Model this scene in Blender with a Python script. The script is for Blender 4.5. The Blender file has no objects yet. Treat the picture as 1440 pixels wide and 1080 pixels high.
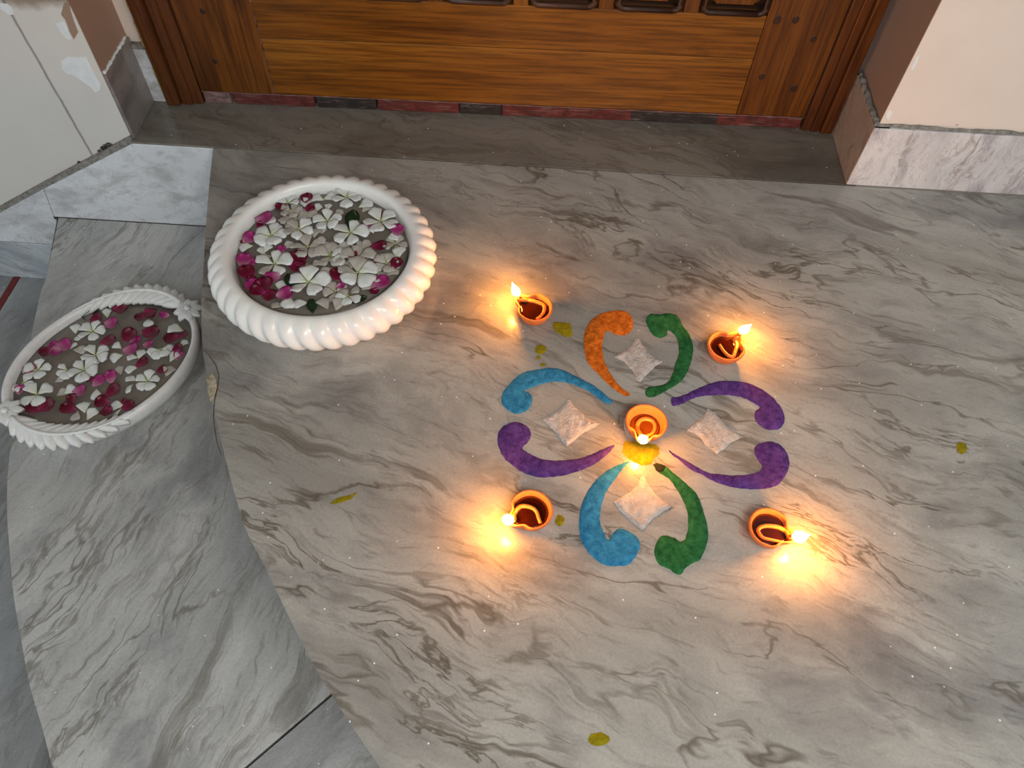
import bpy, bmesh, math, random
from mathutils import Vector, Matrix
from mathutils.geometry import delaunay_2d_cdt

# ------------------------------------------------------------------ camera, sky, exposure
FPX, CX, CY, CAMH = 1081.0, 720.0, 540.0, 1.0
def _axes():
    d = Vector(((686-CX)/FPX, (1265-CY)/FPX, 1)).normalized()
    x = Vector((1, .063, 0)); x.z = -(d.x + .063*d.y)/d.z; x.normalize()
    z = -d
    return x, z.cross(x), z
AX, AY, AZ = _axes()
def ray(px, py):
    v = Vector(((px-CX)/FPX, (py-CY)/FPX, 1))
    return Vector((AX.dot(v), AY.dot(v), AZ.dot(v)))
def at(px, py, z=0.0):                 # point of the horizontal plane z seen at that spot of the photograph
    r = ray(px, py); t = (z-CAMH)/r.z
    return Vector((r.x*t, r.y*t, z))
def at_y(px, py, y):                   # the same on a wall plane
    r = ray(px, py); t = y/r.y
    return Vector((r.x*t, y, CAMH+r.z*t))

S = bpy.context.scene
C = S.collection
cam = bpy.data.cameras.new('camera'); camo = bpy.data.objects.new('camera', cam); C.objects.link(camo)
cam.sensor_fit = 'HORIZONTAL'; cam.sensor_width = 36.0; cam.lens = 36.0*FPX/1440.0; cam.clip_start = .02
m = Matrix(((AX.x, -AX.y, -AX.z), (AY.x, -AY.y, -AY.z), (AZ.x, -AZ.y, -AZ.z))).to_4x4()
m.translation = (0, 0, CAMH); camo.matrix_world = m
S.camera = camo

W = bpy.data.worlds.new('sky'); S.world = W; W.use_nodes = True
bg = W.node_tree.nodes['Background']
bg.inputs[0].default_value = (.86, .94, 1.0, 1); bg.inputs[1].default_value = 0.80
al = bpy.data.lights.new('front_fill', 'AREA'); alo = bpy.data.objects.new('front_fill', al); C.objects.link(alo)  # unseen soft light added to brighten the front of the floor
al.shape = 'RECTANGLE'; al.size = 1.0; al.size_y = .6; al.energy = 19.5; al.color = (1.0, .97, .925)
alo.location = (.40, -.42, 1.38)
alo.rotation_euler = (Vector((.30, -.30, 0))-Vector(alo.location)).to_track_quat('-Z', 'Y').to_euler()
S.view_settings.view_transform = 'Standard'; S.view_settings.look = 'None'
S.view_settings.exposure = 0.0; S.view_settings.gamma = 1.0; S.view_settings.use_curve_mapping = False
S.cycles.use_denoising = True
FLAME_POWER = 450.0

rng = random.Random(7)
PI = math.pi
YS = 1.181           # front plane of the wall skirting, where the threshold slab starts
YW = YS + .010       # painted wall face
XL, XR = -.785, .602 # reveal planes of the doorway
ZS, ZG = -.218, -.431  # lower step, courtyard

# ------------------------------------------------------------------ helpers
def prop(o, label=None, cat=None, group=None, kind=None):
    if label: o['label'] = label
    if cat: o['category'] = cat
    if group: o['group'] = group
    if kind: o['kind'] = kind
    return o
def link(name, mesh, mat=None, parent=None, smooth=False):
    o = bpy.data.objects.new(name, mesh); C.objects.link(o)
    if mat and not mesh.materials: mesh.materials.append(mat)
    if parent: o.parent = parent
    if smooth:
        mesh.polygons.foreach_set('use_smooth', [True]*len(mesh.polygons))
    return o
def empty(name, loc=(0, 0, 0), rotz=0.0):
    o = bpy.data.objects.new(name, None); C.objects.link(o); o.location = loc; o.rotation_euler = (0, 0, rotz)
    o.empty_display_size = .02
    return o
def mk(name, v, f):
    me = bpy.data.meshes.new(name); me.from_pydata([tuple(p) for p in v], [], f); me.update(); return me
def bm_mesh(name, bm):
    bmesh.ops.recalc_face_normals(bm, faces=bm.faces)
    me = bpy.data.meshes.new(name); bm.to_mesh(me); bm.free(); return me
def box_bm(x0, x1, y0, y1, z0, z1, bev=0.0, seg=2):
    bm = bmesh.new()
    bmesh.ops.create_cube(bm, size=1)
    for v in bm.verts:
        v.co = Vector((x0+(v.co.x+.5)*(x1-x0), y0+(v.co.y+.5)*(y1-y0), z0+(v.co.z+.5)*(z1-z0)))
    if bev: bmesh.ops.bevel(bm, geom=bm.edges[:], offset=bev, segments=seg, affect='EDGES', profile=.5)
    return bm
def box(name, mat, parent, *a, bev=0.0):
    return link(name, bm_mesh(name, box_bm(*a, bev=bev)), mat, parent)
def prism(name, mat, parent, poly, d0, d1, axis='z', bev=0.0):
    """polygon (2-D) extruded between d0 and d1 along an axis"""
    bm = bmesh.new()
    def P(p, d):
        return (p[0], p[1], d) if axis == 'z' else ((p[0], d, p[1]) if axis == 'y' else (d, p[0], p[1]))
    a = [bm.verts.new(P(p, d0)) for p in poly]; b = [bm.verts.new(P(p, d1)) for p in poly]
    n = len(poly)
    bm.faces.new(a); top = bm.faces.new(b)
    for i in range(n): bm.faces.new((a[i], a[(i+1) % n], b[(i+1) % n], b[i]))
    if bev:
        bmesh.ops.bevel(bm, geom=list(top.edges), offset=bev, segments=2, affect='EDGES', profile=.5)
    return link(name, bm_mesh(name, bm), mat, parent)
def tube_mesh(name, pts, rad, n=8):
    pts = [Vector(p) for p in pts]; v = []; f = []
    N = len(pts)
    up = Vector((0, 0, 1))
    for i, p in enumerate(pts):
        t = (pts[min(i+1, N-1)]-pts[max(i-1, 0)]).normalized()
        a = t.cross(up)
        if a.length < 1e-4: a = Vector((1, 0, 0))
        a.normalize(); b = t.cross(a)
        r = rad[i] if isinstance(rad, (list, tuple)) else rad
        for k in range(n):
            q = 2*PI*k/n; v.append(p + a*math.cos(q)*r + b*math.sin(q)*r)
    for i in range(N-1):
        for k in range(n):
            f.append((i*n+k, i*n+(k+1) % n, (i+1)*n+(k+1) % n, (i+1)*n+k))
    f.append(tuple(range(n))[::-1]); f.append(tuple((N-1)*n+k for k in range(n)))
    return mk(name, v, f)
def smooth_path(pts, k=6):
    out = []
    n = len(pts)
    P = [Vector(p) for p in pts]
    for i in range(n-1):
        p0, p1, p2, p3 = P[max(i-1, 0)], P[i], P[i+1], P[min(i+2, n-1)]
        for j in range(k):
            t = j/k
            out.append(.5*((2*p1)+(p2-p0)*t+(2*p0-5*p1+4*p2-p3)*t*t+(3*p1-p0-3*p2+p3)*t**3))
    out.append(P[-1]); return out

# ------------------------------------------------------------------ materials
def new_mat(name):
    mt = bpy.data.materials.new(name); mt.use_nodes = True
    nt = mt.node_tree; return mt, nt, nt.nodes['Principled BSDF']
class G:
    """tiny node-graph builder"""
    def __init__(s, nt): s.nt = nt
    def n(s, t, **kw):
        q = s.nt.nodes.new(t)
        for k, v in kw.items(): setattr(q, k, v)
        return q
    def l(s, a, b): s.nt.links.new(a, b)
    def set(s, sock, v):
        if isinstance(v, bpy.types.NodeSocket): s.l(v, sock)
        else: sock.default_value = v
    def coord(s, kind='Object'): return s.n('ShaderNodeTexCoord').outputs[kind]
    def mapping(s, vec, rot=(0, 0, 0), scale=(1, 1, 1), loc=(0, 0, 0)):
        q = s.n('ShaderNodeMapping'); s.l(vec, q.inputs[0])
        q.inputs['Rotation'].default_value = rot; q.inputs['Scale'].default_value = scale; q.inputs['Location'].default_value = loc
        return q.outputs[0]
    def noise(s, vec, scale, detail=4, rough=.55, dist=0.0, out='Fac'):
        q = s.n('ShaderNodeTexNoise'); s.l(vec, q.inputs['Vector'])
        q.inputs['Scale'].default_value = scale; q.inputs['Detail'].default_value = detail
        q.inputs['Roughness'].default_value = rough; q.inputs['Distortion'].default_value = dist
        return q.outputs[out]
    def math(s, op, a, b=0.0, clamp=False):
        q = s.n('ShaderNodeMath', operation=op, use_clamp=clamp); s.set(q.inputs[0], a); s.set(q.inputs[1], b); return q.outputs[0]
    def ramp(s, fac, stops, interp='LINEAR'):
        q = s.n('ShaderNodeValToRGB'); s.l(fac, q.inputs[0]); cr = q.color_ramp; cr.interpolation = interp
        while len(cr.elements) < len(stops): cr.elements.new(.5)
        for e, (p, c) in zip(cr.elements, stops):
            e.position = p; e.color = (c, c, c, 1) if isinstance(c, (int, float)) else (*c, 1)
        return q.outputs[0]
    def mix(s, fac, a, b, mode='MIX'):
        q = s.n('ShaderNodeMix', data_type='RGBA', blend_type=mode)
        s.set(q.inputs[0], fac)
        for sock, v in ((q.inputs[6], a), (q.inputs[7], b)):
            if isinstance(v, tuple): sock.default_value = (*v, 1) if len(v) == 3 else v
            else: s.l(v, sock)
        return q.outputs[2]
    def bump(s, h, strength=.2, dist=.001):
        q = s.n('ShaderNodeBump'); q.inputs['Strength'].default_value = strength; q.inputs['Distance'].default_value = dist
        s.l(h, q.inputs['Height']); return q.outputs[0]

def plain(name, col, rough=.6, spec=.5, bump=0, bscale=200, vary=0.0, **extra):
    mt, nt, b = new_mat(name); g = G(nt); co = g.coord()
    b.inputs['Roughness'].default_value = rough; b.inputs['Specular IOR Level'].default_value = spec
    nz = g.noise(co, bscale, 4)
    if vary:
        lo = tuple(c*(1-vary) for c in col); hi = tuple(min(1, c*(1+vary)) for c in col)
        g.l(g.ramp(nz, [(.3, lo), (.7, hi)]), b.inputs['Base Color'])
    else: b.inputs['Base Color'].default_value = (*col, 1)
    if bump: g.l(g.bump(nz, bump), b.inputs['Normal'])
    for k, v in extra.items(): b.inputs[k.replace('_', ' ')].default_value = v
    return mt

def marble(name, ang, light=(.40, .387, .35), mid=(.29, .279, .25), cloud=(.155, .147, .143), vein=(.085, .066, .042),
           rough=.27, coat=.35, seed=0.0, veinamt=1.0, stretch=4.0, scale=1.0, cloudamt=.75, glint=True, axis='z'):
    mt, nt, b = new_mat(name); g = G(nt); co = g.coord()
    rot = {'z': (0, 0, -ang), 'y': (0, ang, 0), 'x': (-ang, 0, 0)}[axis]
    warp = g.noise(co, 3.2*scale, 4, .55, out='Color')
    wv = g.n('ShaderNodeVectorMath', operation='MULTIPLY_ADD'); g.l(warp, wv.inputs[0])
    wv.inputs[1].default_value = (.16/scale,)*3; g.l(co, wv.inputs[2])
    w0 = wv.outputs[0]
    r0 = g.mapping(w0, rot, (1, 1, 1), (seed, seed*.7, 0))
    sc = {'z': (1, stretch, 1), 'y': (1, 1, stretch), 'x': (1, 1, stretch)}[axis]
    st = g.mapping(r0, (0, 0, 0), sc)
    # broad grey clouds
    c1 = g.noise(st, 2.4*scale, 6, .6)
    col = g.mix(g.ramp(c1, [(.38, 1.0), (.58, 0.0)]), light, mid)
    c2 = g.noise(g.mapping(st, (0, 0, 0), (1, .5, 1), (3.1, 1.7, .4)), 3.4*scale, 7, .62)
    col = g.mix(g.math('MULTIPLY', g.ramp(c2, [(.50, 0.0), (.66, 1.0)]), cloudamt), col, cloud)
    # short darker streaks along the bedding
    c3 = g.noise(g.mapping(st, (0, 0, 0), (1, 1.25, 1), (8.2, 6.6, .4)), 9.5*scale, 6, .62, .4)
    col = g.mix(g.math('MULTIPLY', g.ramp(c3, [(.57, 0.0), (.70, 1.0)]), .48*cloudamt), col, tuple(.5*(a_+b_) for a_, b_ in zip(cloud, vein)))
    c4 = g.noise(g.mapping(st, (0, 0, 0), (1, 1.6, 1), (2.7, 9.1, .2)), 19*scale, 5, .6, .3)
    col = g.mix(g.math('MULTIPLY', g.ramp(c4, [(.58, 0.0), (.70, 1.0)]), .55*cloudamt), col, tuple(.3*a_+.7*b_ for a_, b_ in zip(cloud, vein)))
    # brown veins along the bedding
    def veins(sc_, seedv, width, maskscale, lo, hi, det=5):
        nz = g.noise(g.mapping(st, (0, 0, 0), (1, 1.1, 1), seedv), sc_*scale, det, .56, .5)
        d = g.math('ABSOLUTE', g.math('SUBTRACT', nz, .5))
        line = g.ramp(d, [(0.0, 1.0), (width*.35, .8), (width, 0.0)])
        mk_ = g.ramp(g.noise(g.mapping(r0, (0, 0, 0), sc, (seedv[1]+5, seedv[0], 2)), maskscale*scale, 4), [(lo, 0.0), (hi, 1.0)])
        return g.math('MULTIPLY', line, mk_)
    v1 = veins(1.9, (0.3, 2.2, 0), .019, 1.5, .47, .60)
    v2 = veins(4.0, (7.3, 4.2, 0), .018, 2.2, .49, .62, 6)
    v4 = veins(2.6, (3.9, 9.1, 0), .014, 1.9, .46, .62, 4)
    # wide brown smears
    n3 = g.noise(g.mapping(st, (0, 0, 0), (.8, 1.45, 1), (11, 3, 1)), 2.3*scale, 8, .62, .9)
    v3 = g.ramp(n3, [(.60, 0.0), (.635, .6), (.70, .95)])
    vv = g.math('MULTIPLY', g.math('MAXIMUM', g.math('MAXIMUM', v1, v4), g.math('MAXIMUM', v2, v3)), veinamt, True)
    col = g.mix(g.math('MULTIPLY', vv, .80), col, vein)
    grain = g.noise(co, 260, 2, .6)
    col = g.mix(.10, col, g.ramp(grain, [(.3, .1), (.7, .9)]), 'OVERLAY')
    if glint:                      # glints of the crystals painted into the colour as white dots
        vo = g.n('ShaderNodeTexVoronoi'); g.l(co, vo.inputs['Vector']); vo.inputs['Scale'].default_value = 52
        sel = g.math('MULTIPLY', g.ramp(vo.outputs['Distance'], [(.045, 1.0), (.085, 0.0)]),
                     g.math('GREATER_THAN', g.n_sep(vo.outputs['Color']), .62))
        col = g.mix(g.math('MULTIPLY', sel, .8), col, (.93, .92, .90))
    g.l(col, b.inputs['Base Color'])
    rr = g.ramp(g.noise(co, 9, 5), [(.3, rough*.8), (.7, rough*1.25)])
    g.l(rr, b.inputs['Roughness'])
    b.inputs['Specular IOR Level'].default_value = .45
    b.inputs['Coat Weight'].default_value = coat; b.inputs['Coat Roughness'].default_value = .055
    g.l(g.bump(g.noise(co, 26, 6), .04, .002), b.inputs['Normal'])
    return mt
def _sep(s, c):
    q = s.n('ShaderNodeSeparateColor'); s.l(c, q.inputs[0]); return q.outputs[0]
G.n_sep = _sep

def wood(name, along, a=(.21, .072, .006), bcol=(.085, .025, .002), hi=(.29, .112, .012), seed=0.0, rough=.32):
    mt, nt, b = new_mat(name); g = G(nt); co = g.coord()
    s = [26, 26, 26]; s[along] = 1.6
    v = g.mapping(co, (0, 0, 0), tuple(s), (seed, seed*1.3, seed*.6))
    s2 = [150, 150, 150]; s2[along] = 6
    v2 = g.mapping(co, (0, 0, 0), tuple(s2), (seed, 0, seed))
    big = g.noise(v, .55, 6, .6, .6)
    fine = g.noise(v2, 1.0, 5, .65)
    col = g.ramp(big, [(.30, bcol), (.48, a), (.68, hi)])
    col = g.mix(g.ramp(fine, [(.40, .55), (.56, 0.0)]), col, tuple(c*.35 for c in bcol))
    s3 = [1, 1, 1]; s3[along] = .4
    k = g.noise(g.mapping(co, (0, 0, 0), tuple(x*10 for x in s3), (seed+2, 4, seed)), 1.0, 5, .6)
    col = g.mix(g.ramp(k, [(.60, 0.0), (.74, .75)]), col, tuple(c*.30 for c in bcol))
    g.l(col, b.inputs['Base Color']); b.inputs['Roughness'].default_value = rough
    b.inputs['Coat Weight'].default_value = .10; b.inputs['Coat Roughness'].default_value = .2; b.inputs['Specular IOR Level'].default_value = .3
    g.l(g.bump(fine, .18, .0015), b.inputs['Normal'])
    return mt

def wall_paint(name, base, stain, crack=None, upper=None):
    mt, nt, b = new_mat(name); g = G(nt); co = g.coord()
    nz = g.noise(co, 7, 6, .6)
    col = g.mix(g.ramp(nz, [(.45, 0.0), (.75, .35)]), base, stain)
    sp = g.n('ShaderNodeTexVoronoi'); g.l(co, sp.inputs['Vector']); sp.inputs['Scale'].default_value = 24
    dot = g.math('MULTIPLY', g.ramp(sp.outputs['Distance'], [(.05, 1.0), (.10, 0.0)]), g.math('GREATER_THAN', g.n_sep(sp.outputs['Color']), .86))
    col = g.mix(g.math('MULTIPLY', dot, .6), col, (.16, .13, .10))
    sx = g.n('ShaderNodeSeparateXYZ'); g.l(co, sx.inputs[0])
    if upper:
        zc, uc = upper
        h = g.math('ADD', sx.outputs[2], g.math('MULTIPLY', g.math('SUBTRACT', nz, .5), .09))
        col = g.mix(g.ramp(h, [(zc, 0.0), (zc+.02, 1.0)]), col, uc)
    if crack:
        (x0, z0), (x1, z1) = crack
        L = math.hypot(x1-x0, z1-z0); nx, nz_ = -(z1-z0)/L, (x1-x0)/L
        wob = g.math('MULTIPLY', g.math('SUBTRACT', g.noise(co, 40, 3), .5), .004)
        d = g.math('ADD', g.math('ADD', g.math('MULTIPLY', sx.outputs[0], nx), g.math('MULTIPLY', sx.outputs[2], nz_)), -(nx*x0+nz_*z0))
        d = g.math('ABSOLUTE', g.math('ADD', d, wob))
        col = g.mix(g.math('MULTIPLY', g.ramp(d, [(.0, 1.0), (.00045, 0.0)]), .8), col, (.13, .10, .08))
    g.l(col, b.inputs['Base Color']); b.inputs['Roughness'].default_value = .55
    g.l(g.bump(g.noise(co, 45, 6, .6), .25, .002), b.inputs['Normal'])
    return mt

def powder(name, c0, c1, bs=170, bd=.004):
    mt, nt, b = new_mat(name); g = G(nt); co = g.coord()
    col = g.ramp(g.noise(co, 95, 7, .75), [(.36, c0), (.64, c1)])
    vo = g.n('ShaderNodeTexVoronoi'); g.l(co, vo.inputs['Vector']); vo.inputs['Scale'].default_value = 110
    sel = g.math('MULTIPLY', g.ramp(vo.outputs['Distance'], [(.06, 1.0), (.09, 0.0)]), g.math('GREATER_THAN', g.n_sep(vo.outputs['Color']), .95))
    col = g.mix(sel, col, (.9, .9, .9))  # sparkle of the grains painted as sparse white dots
    g.l(col, b.inputs['Base Color']); b.inputs['Roughness'].default_value = .95; b.inputs['Specular IOR Level'].default_value = .1
    g.l(g.bump(g.noise(co, bs, 6, .72, .3), .9, bd), b.inputs['Normal'])
    return mt

def petal_mat(name, tip, base, rough=.45, trans=.15, vein=.25):
    mt, nt, b = new_mat(name); g = G(nt); co = g.coord()
    sx = g.n('ShaderNodeSeparateXYZ'); g.l(co, sx.inputs[0])
    ln = g.ramp(g.math('MULTIPLY', sx.outputs[0], 33.0), [(.05, base), (.45, tip), (1.0, tip)])
    nz = g.noise(g.mapping(co, (0, 0, 0), (60, 700, 60)), 1.0, 4)
    col = g.mix(g.math('MULTIPLY', g.ramp(nz, [(.4, 0.0), (.7, 1.0)]), vein), ln, tuple(c*.55 for c in tip))
    g.l(col, b.inputs['Base Color']); b.inputs['Roughness'].default_value = rough
    b.inputs['Transmission Weight'].default_value = 0.0
    b.inputs['Subsurface Weight'].default_value = trans; b.inputs['Subsurface Radius'].default_value = (.004, .002, .0015); b.inputs['Subsurface Scale'].default_value = 1.0
    g.l(g.bump(nz, .2, .0006), b.inputs['Normal'])
    return mt

MM = {}
MM['platform'] = marble('grey_brown_marble', math.radians(-19))
MM['threshold'] = marble('dull_shaded_threshold_marble', math.radians(-14), light=(.235, .215, .18), mid=(.17, .155, .13), cloud=(.10, .09, .076), rough=.24, seed=4.2, veinamt=.7)  # duller slab, its colour darkened further to deepen the shade by the door
MM['step'] = marble('step_marble', math.radians(74), light=(.52, .52, .50), mid=(.38, .385, .375), cloud=(.225, .23, .235), vein=(.135, .12, .085), rough=.18, seed=9.1, veinamt=.85)
MM['step_b'] = marble('small_step_marble', math.radians(40), light=(.52, .525, .51), mid=(.40, .405, .40), cloud=(.24, .245, .255), vein=(.18, .165, .13), rough=.18, seed=2.4, veinamt=.5)
MM['court'] = marble('courtyard_marble', math.radians(80), light=(.33, .34, .34), mid=(.24, .25, .25), cloud=(.14, .145, .15), rough=.25, seed=5.5, veinamt=.3)
MM['skirt'] = marble('white_skirting_marble', math.radians(12), light=(.80, .82, .84), mid=(.70, .72, .74), cloud=(.36, .35, .33), vein=(.32, .30, .27), rough=.25, seed=1.3, veinamt=.45, stretch=1.8, scale=3.0, cloudamt=.6, glint=False, axis='y')
MM['skirt_r'] = marble('streaky_skirting_marble', math.radians(92), light=(.74, .72, .71), mid=(.62, .60, .60), cloud=(.36, .34, .37), vein=(.30, .24, .20), rough=.25, seed=3.7, veinamt=.95, stretch=3.2, scale=2.6, cloudamt=.7, glint=False, axis='y')
MM['skirt_d'] = marble('striped_skirting_marble', math.radians(-38), light=(.60, .64, .67), mid=(.42, .46, .49), cloud=(.26, .28, .30), vein=(.2, .2, .2), rough=.25, seed=6.1, veinamt=.5, stretch=4, scale=2, glint=False, axis='y')
MM['skirt_brown'] = marble('brown_skirting_marble', math.radians(60), light=(.46, .37, .30), mid=(.40, .32, .26), cloud=(.25, .19, .15), vein=(.16, .11, .08), rough=.3, seed=8.2, veinamt=.7, stretch=3, scale=2.4, glint=False, axis='x')
MM['skirt_grey'] = marble('dark_skirting_marble', math.radians(20), light=(.29, .25, .225), mid=(.24, .21, .19), cloud=(.13, .115, .11), vein=(.09, .08, .07), rough=.35, seed=7.7, veinamt=.3, stretch=2, scale=2.4, glint=False, axis='x')
MM['mortar'] = plain('grey_mortar', (.25, .235, .21), .9, .2, .9, 120, .45)
MM['mortar_dark'] = plain('dark_joint_filler', (.07, .06, .05), .9, .2, .6, 160, .5)
MM['chip'] = plain('broken_stone_edge', (.36, .315, .225), .85, .25, 1.0, 140, .5)
MM['cream'] = wall_paint('cream_wall_paint', (.82, .715, .62), (.70, .60, .51))
MM['cream_l'] = wall_paint('peeling_cream_paint', (.72, .685, .635), (.62, .57, .51),
                           crack=tuple((at_y(*p, YW).x, at_y(*p, YW).z) for p in ((16, 20), (128, 215))), upper=(.262, (.33, .25, .185)))
MM['brown'] = wall_paint('brown_reveal_paint', (.345, .225, .16), (.29, .185, .13))
MM['plaster'] = plain('bare_white_plaster', (.80, .83, .83), .8, .2, .4, 60, .06)
MM['shade_roof'] = plain('brown_shade_roof', (.20, .15, .11), .7, .3, .3, 20, .2)  # dark tone keeps bounce off the floor by the door
MM['putty'] = plain('yellow_putty', (.50, .38, .13), .8, .2, .6, 150, .4)
MM['wood_h'] = wood('teak_grain_across', 0)
MM['wood_h2'] = wood('teak_grain_across_lower', 0, seed=3.3)
MM['wood_v'] = wood('teak_grain_upright', 2, a=(.155, .048, .005), bcol=(.068, .018, .002), hi=(.205, .072, .008), seed=1.4)
MM['wood_f'] = wood('dark_frame_wood', 2, a=(.115, .034, .007), bcol=(.05, .013, .003), hi=(.16, .052, .010), seed=5.1)
MM['wood_d'] = wood('near_black_moulding', 0, a=(.05, .022, .012), bcol=(.022, .010, .006), hi=(.09, .04, .02), seed=2.1)
MM['dowel'] = plain('dark_wood_plug', (.035, .011, .004), .5, .4, .3, 90, .4)
MM['strip_black'] = plain('worn_black_paint', (.035, .030, .030), .5, .4, .6, 40, .9)
MM['inlay'] = plain('red_inlay', (.16, .018, .018), .5, .4, .1, 60, .2)
MM['resin'] = plain('glossy_white_stone', (.90, .875, .82), .22, .5, .04, 40, .03, Subsurface_Weight=.25, Subsurface_Scale=.02)
MM['white_marble'] = plain('polished_white_marble', (.82, .80, .77), .3, .45, .06, 60, .06, Subsurface_Weight=.15, Subsurface_Scale=.02)
MM['clay'] = plain('orange_terracotta', (.56, .155, .038), .65, .35, .25, 120, .12)
MM['oil'] = plain('dark_red_oil', (.026, .0035, .001), .04, .6)
MM['oil_clear'] = plain('amber_oil', (.15, .036, .004), .05, .6)
MM['wick'] = plain('oil_soaked_cotton', (.52, .20, .035), .45, .5, .4, 300, .15, Subsurface_Weight=.2, Subsurface_Scale=.005)
MM['wick_red'] = plain('red_wick_end', (.45, .03, .015), .5, .4)  # plain red colour without emission
MM['white_powder'] = powder('white_rice_powder', (.58, .54, .50), (.80, .76, .72), 60, .02)
MM['orange_p'] = powder('orange_powder', (.42, .085, .006), (.88, .23, .025), 75, .008)
MM['green_p'] = powder('green_powder', (.010, .075, .022), (.040, .20, .062))
MM['purple_p'] = powder('purple_powder', (.055, .018, .13), (.150, .066, .29))
MM['blue_p'] = powder('blue_powder', (.015, .14, .30), (.055, .31, .54))
MM['yellow_p'] = powder('yellow_powder', (.20, .165, .006), (.36, .295, .010))
MM['dark_p'] = powder('scorched_dark_powder', (.012, .016, .008), (.04, .04, .02))
MM['white_pet'] = petal_mat('white_petal', (.82, .82, .78), (.70, .74, .52))
MM['soaked'] = petal_mat('soaked_grey_petal', (.56, .52, .46), (.50, .47, .35), .3, .1, .5)
MM['rose_dark'] = petal_mat('crimson_petal', (.135, .004, .022), (.30, .02, .09), .35, .05, .3)
MM['rose_pink'] = petal_mat('magenta_petal', (.36, .025, .16), (.62, .27, .40), .35, .08, .3)
MM['leaf'] = plain('dark_green_leaf', (.012, .035, .014), .35, .5, .2, 120, .4)
MM['stem'] = plain('green_stem', (.20, .24, .06), .5, .4, .2, 120, .3)
MM['pistil'] = plain('yellow_green_eye', (.55, .55, .16), .6, .3)

def worn(name, col, dust, amt):
    mt, nt, b = new_mat(name); g = G(nt); co = g.coord()
    c = g.ramp(g.noise(co, 45, 6, .7), [(.3, tuple(x*.45 for x in col)), (.7, tuple(x*1.5 for x in col))])
    st = g.noise(g.mapping(co, (0, 0, 0), (18, 40, 130), (3, 1, 2)), 1.0, 7, .72, .6)
    c = g.mix(g.math('MULTIPLY', g.ramp(st, [(.52, 0.0), (.68, 1.0)]), amt), c, dust)
    c = g.mix(g.ramp(g.noise(co, 30, 5, .65), [(.60, 0.0), (.70, .8)]), c, (.02, .012, .01))
    g.l(c, b.inputs['Base Color']); b.inputs['Roughness'].default_value = .6
    g.l(g.bump(st, .6, .003), b.inputs['Normal']); return mt
MM['strip_red'] = worn('worn_red_paint', (.105, .017, .014), (.34, .22, .19), .5)
MM['strip_black'] = worn('worn_black_paint', (.022, .017, .016), (.22, .20, .19), .6)
MM['strip_dust'] = worn('dusty_pink_strip', (.20, .11, .10), (.48, .40, .37), .8)
def water_mat():
    mt, nt, b = new_mat('murky_water'); g = G(nt); co = g.coord()
    g.l(g.ramp(g.noise(co, 9, 4), [(.3, (.27, .235, .195)), (.7, (.36, .32, .27))]), b.inputs['Base Color'])
    b.inputs['Roughness'].default_value = .03; b.inputs['IOR'].default_value = 1.33
    b.inputs['Transmission Weight'].default_value = .35
    g.l(g.bump(g.noise(co, 14, 2), .04, .003), b.inputs['Normal'])
    return mt
MM['water'] = water_mat()
def flame_mat():
    mt, nt, b = new_mat('oil_flame'); g = G(nt)
    b.inputs['Base Color'].default_value = (0, 0, 0, 1)
    b.inputs['Emission Color'].default_value = (1.0, .345, .045, 1)
    b.inputs['Emission Strength'].default_value = FLAME_POWER
    return mt
MM['flame'] = flame_mat()

# ------------------------------------------------------------------ floor: raised platform, lower step, courtyard
edge_px = [(300, 207), (294, 262), (289, 330), (285, 400), (283, 440), (286, 500), (298, 560), (312, 625), (342, 735), (373, 798), (420, 895), (465, 975), (535, 1080)]
edge = [at(*p) for p in edge_px]
edge = [(p.x, p.y) for p in smooth_path([(e.x, e.y, 0) for e in edge], 3)]
edge += [(edge[-1][0]+.06, edge[-1][1]-.07), (edge[-1][0]+.19, -.16), (edge[-1][0]+.55, -.40)]
edge[0] = (edge[0][0], YS-.0012)
fl = link('floor', mk('floor', [], []), None)
prop(fl, 'raised grey marble platform in front of the wooden door', 'floor', kind='structure')
bed = [(x+.004, y) for x, y in edge] + [(1.9, -.40), (1.9, YS), (.60, YS), (.60, 1.345), (XL, 1.34), (XL, YS+.03)]
bm = bmesh.new()
base_poly = [(x+.006, y) for x, y in edge] + [(1.9, -.40), (1.9, 1.40), (XL-.1, 1.40), (XL-.1, YS+.03), (edge[0][0]+.006, YS+.03)]
prism('mortar_bed', MM['mortar_dark'], fl, base_poly, -.44, -.012)
prism('slab', MM['platform'], fl, edge + [(1.9, -.40), (1.9, YS-.0012)], -.028, 0.0, bev=.0010)
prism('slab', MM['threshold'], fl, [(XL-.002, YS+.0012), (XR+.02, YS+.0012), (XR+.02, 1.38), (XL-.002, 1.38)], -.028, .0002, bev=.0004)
fl.data.materials.append(MM['mortar_dark'])
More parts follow.
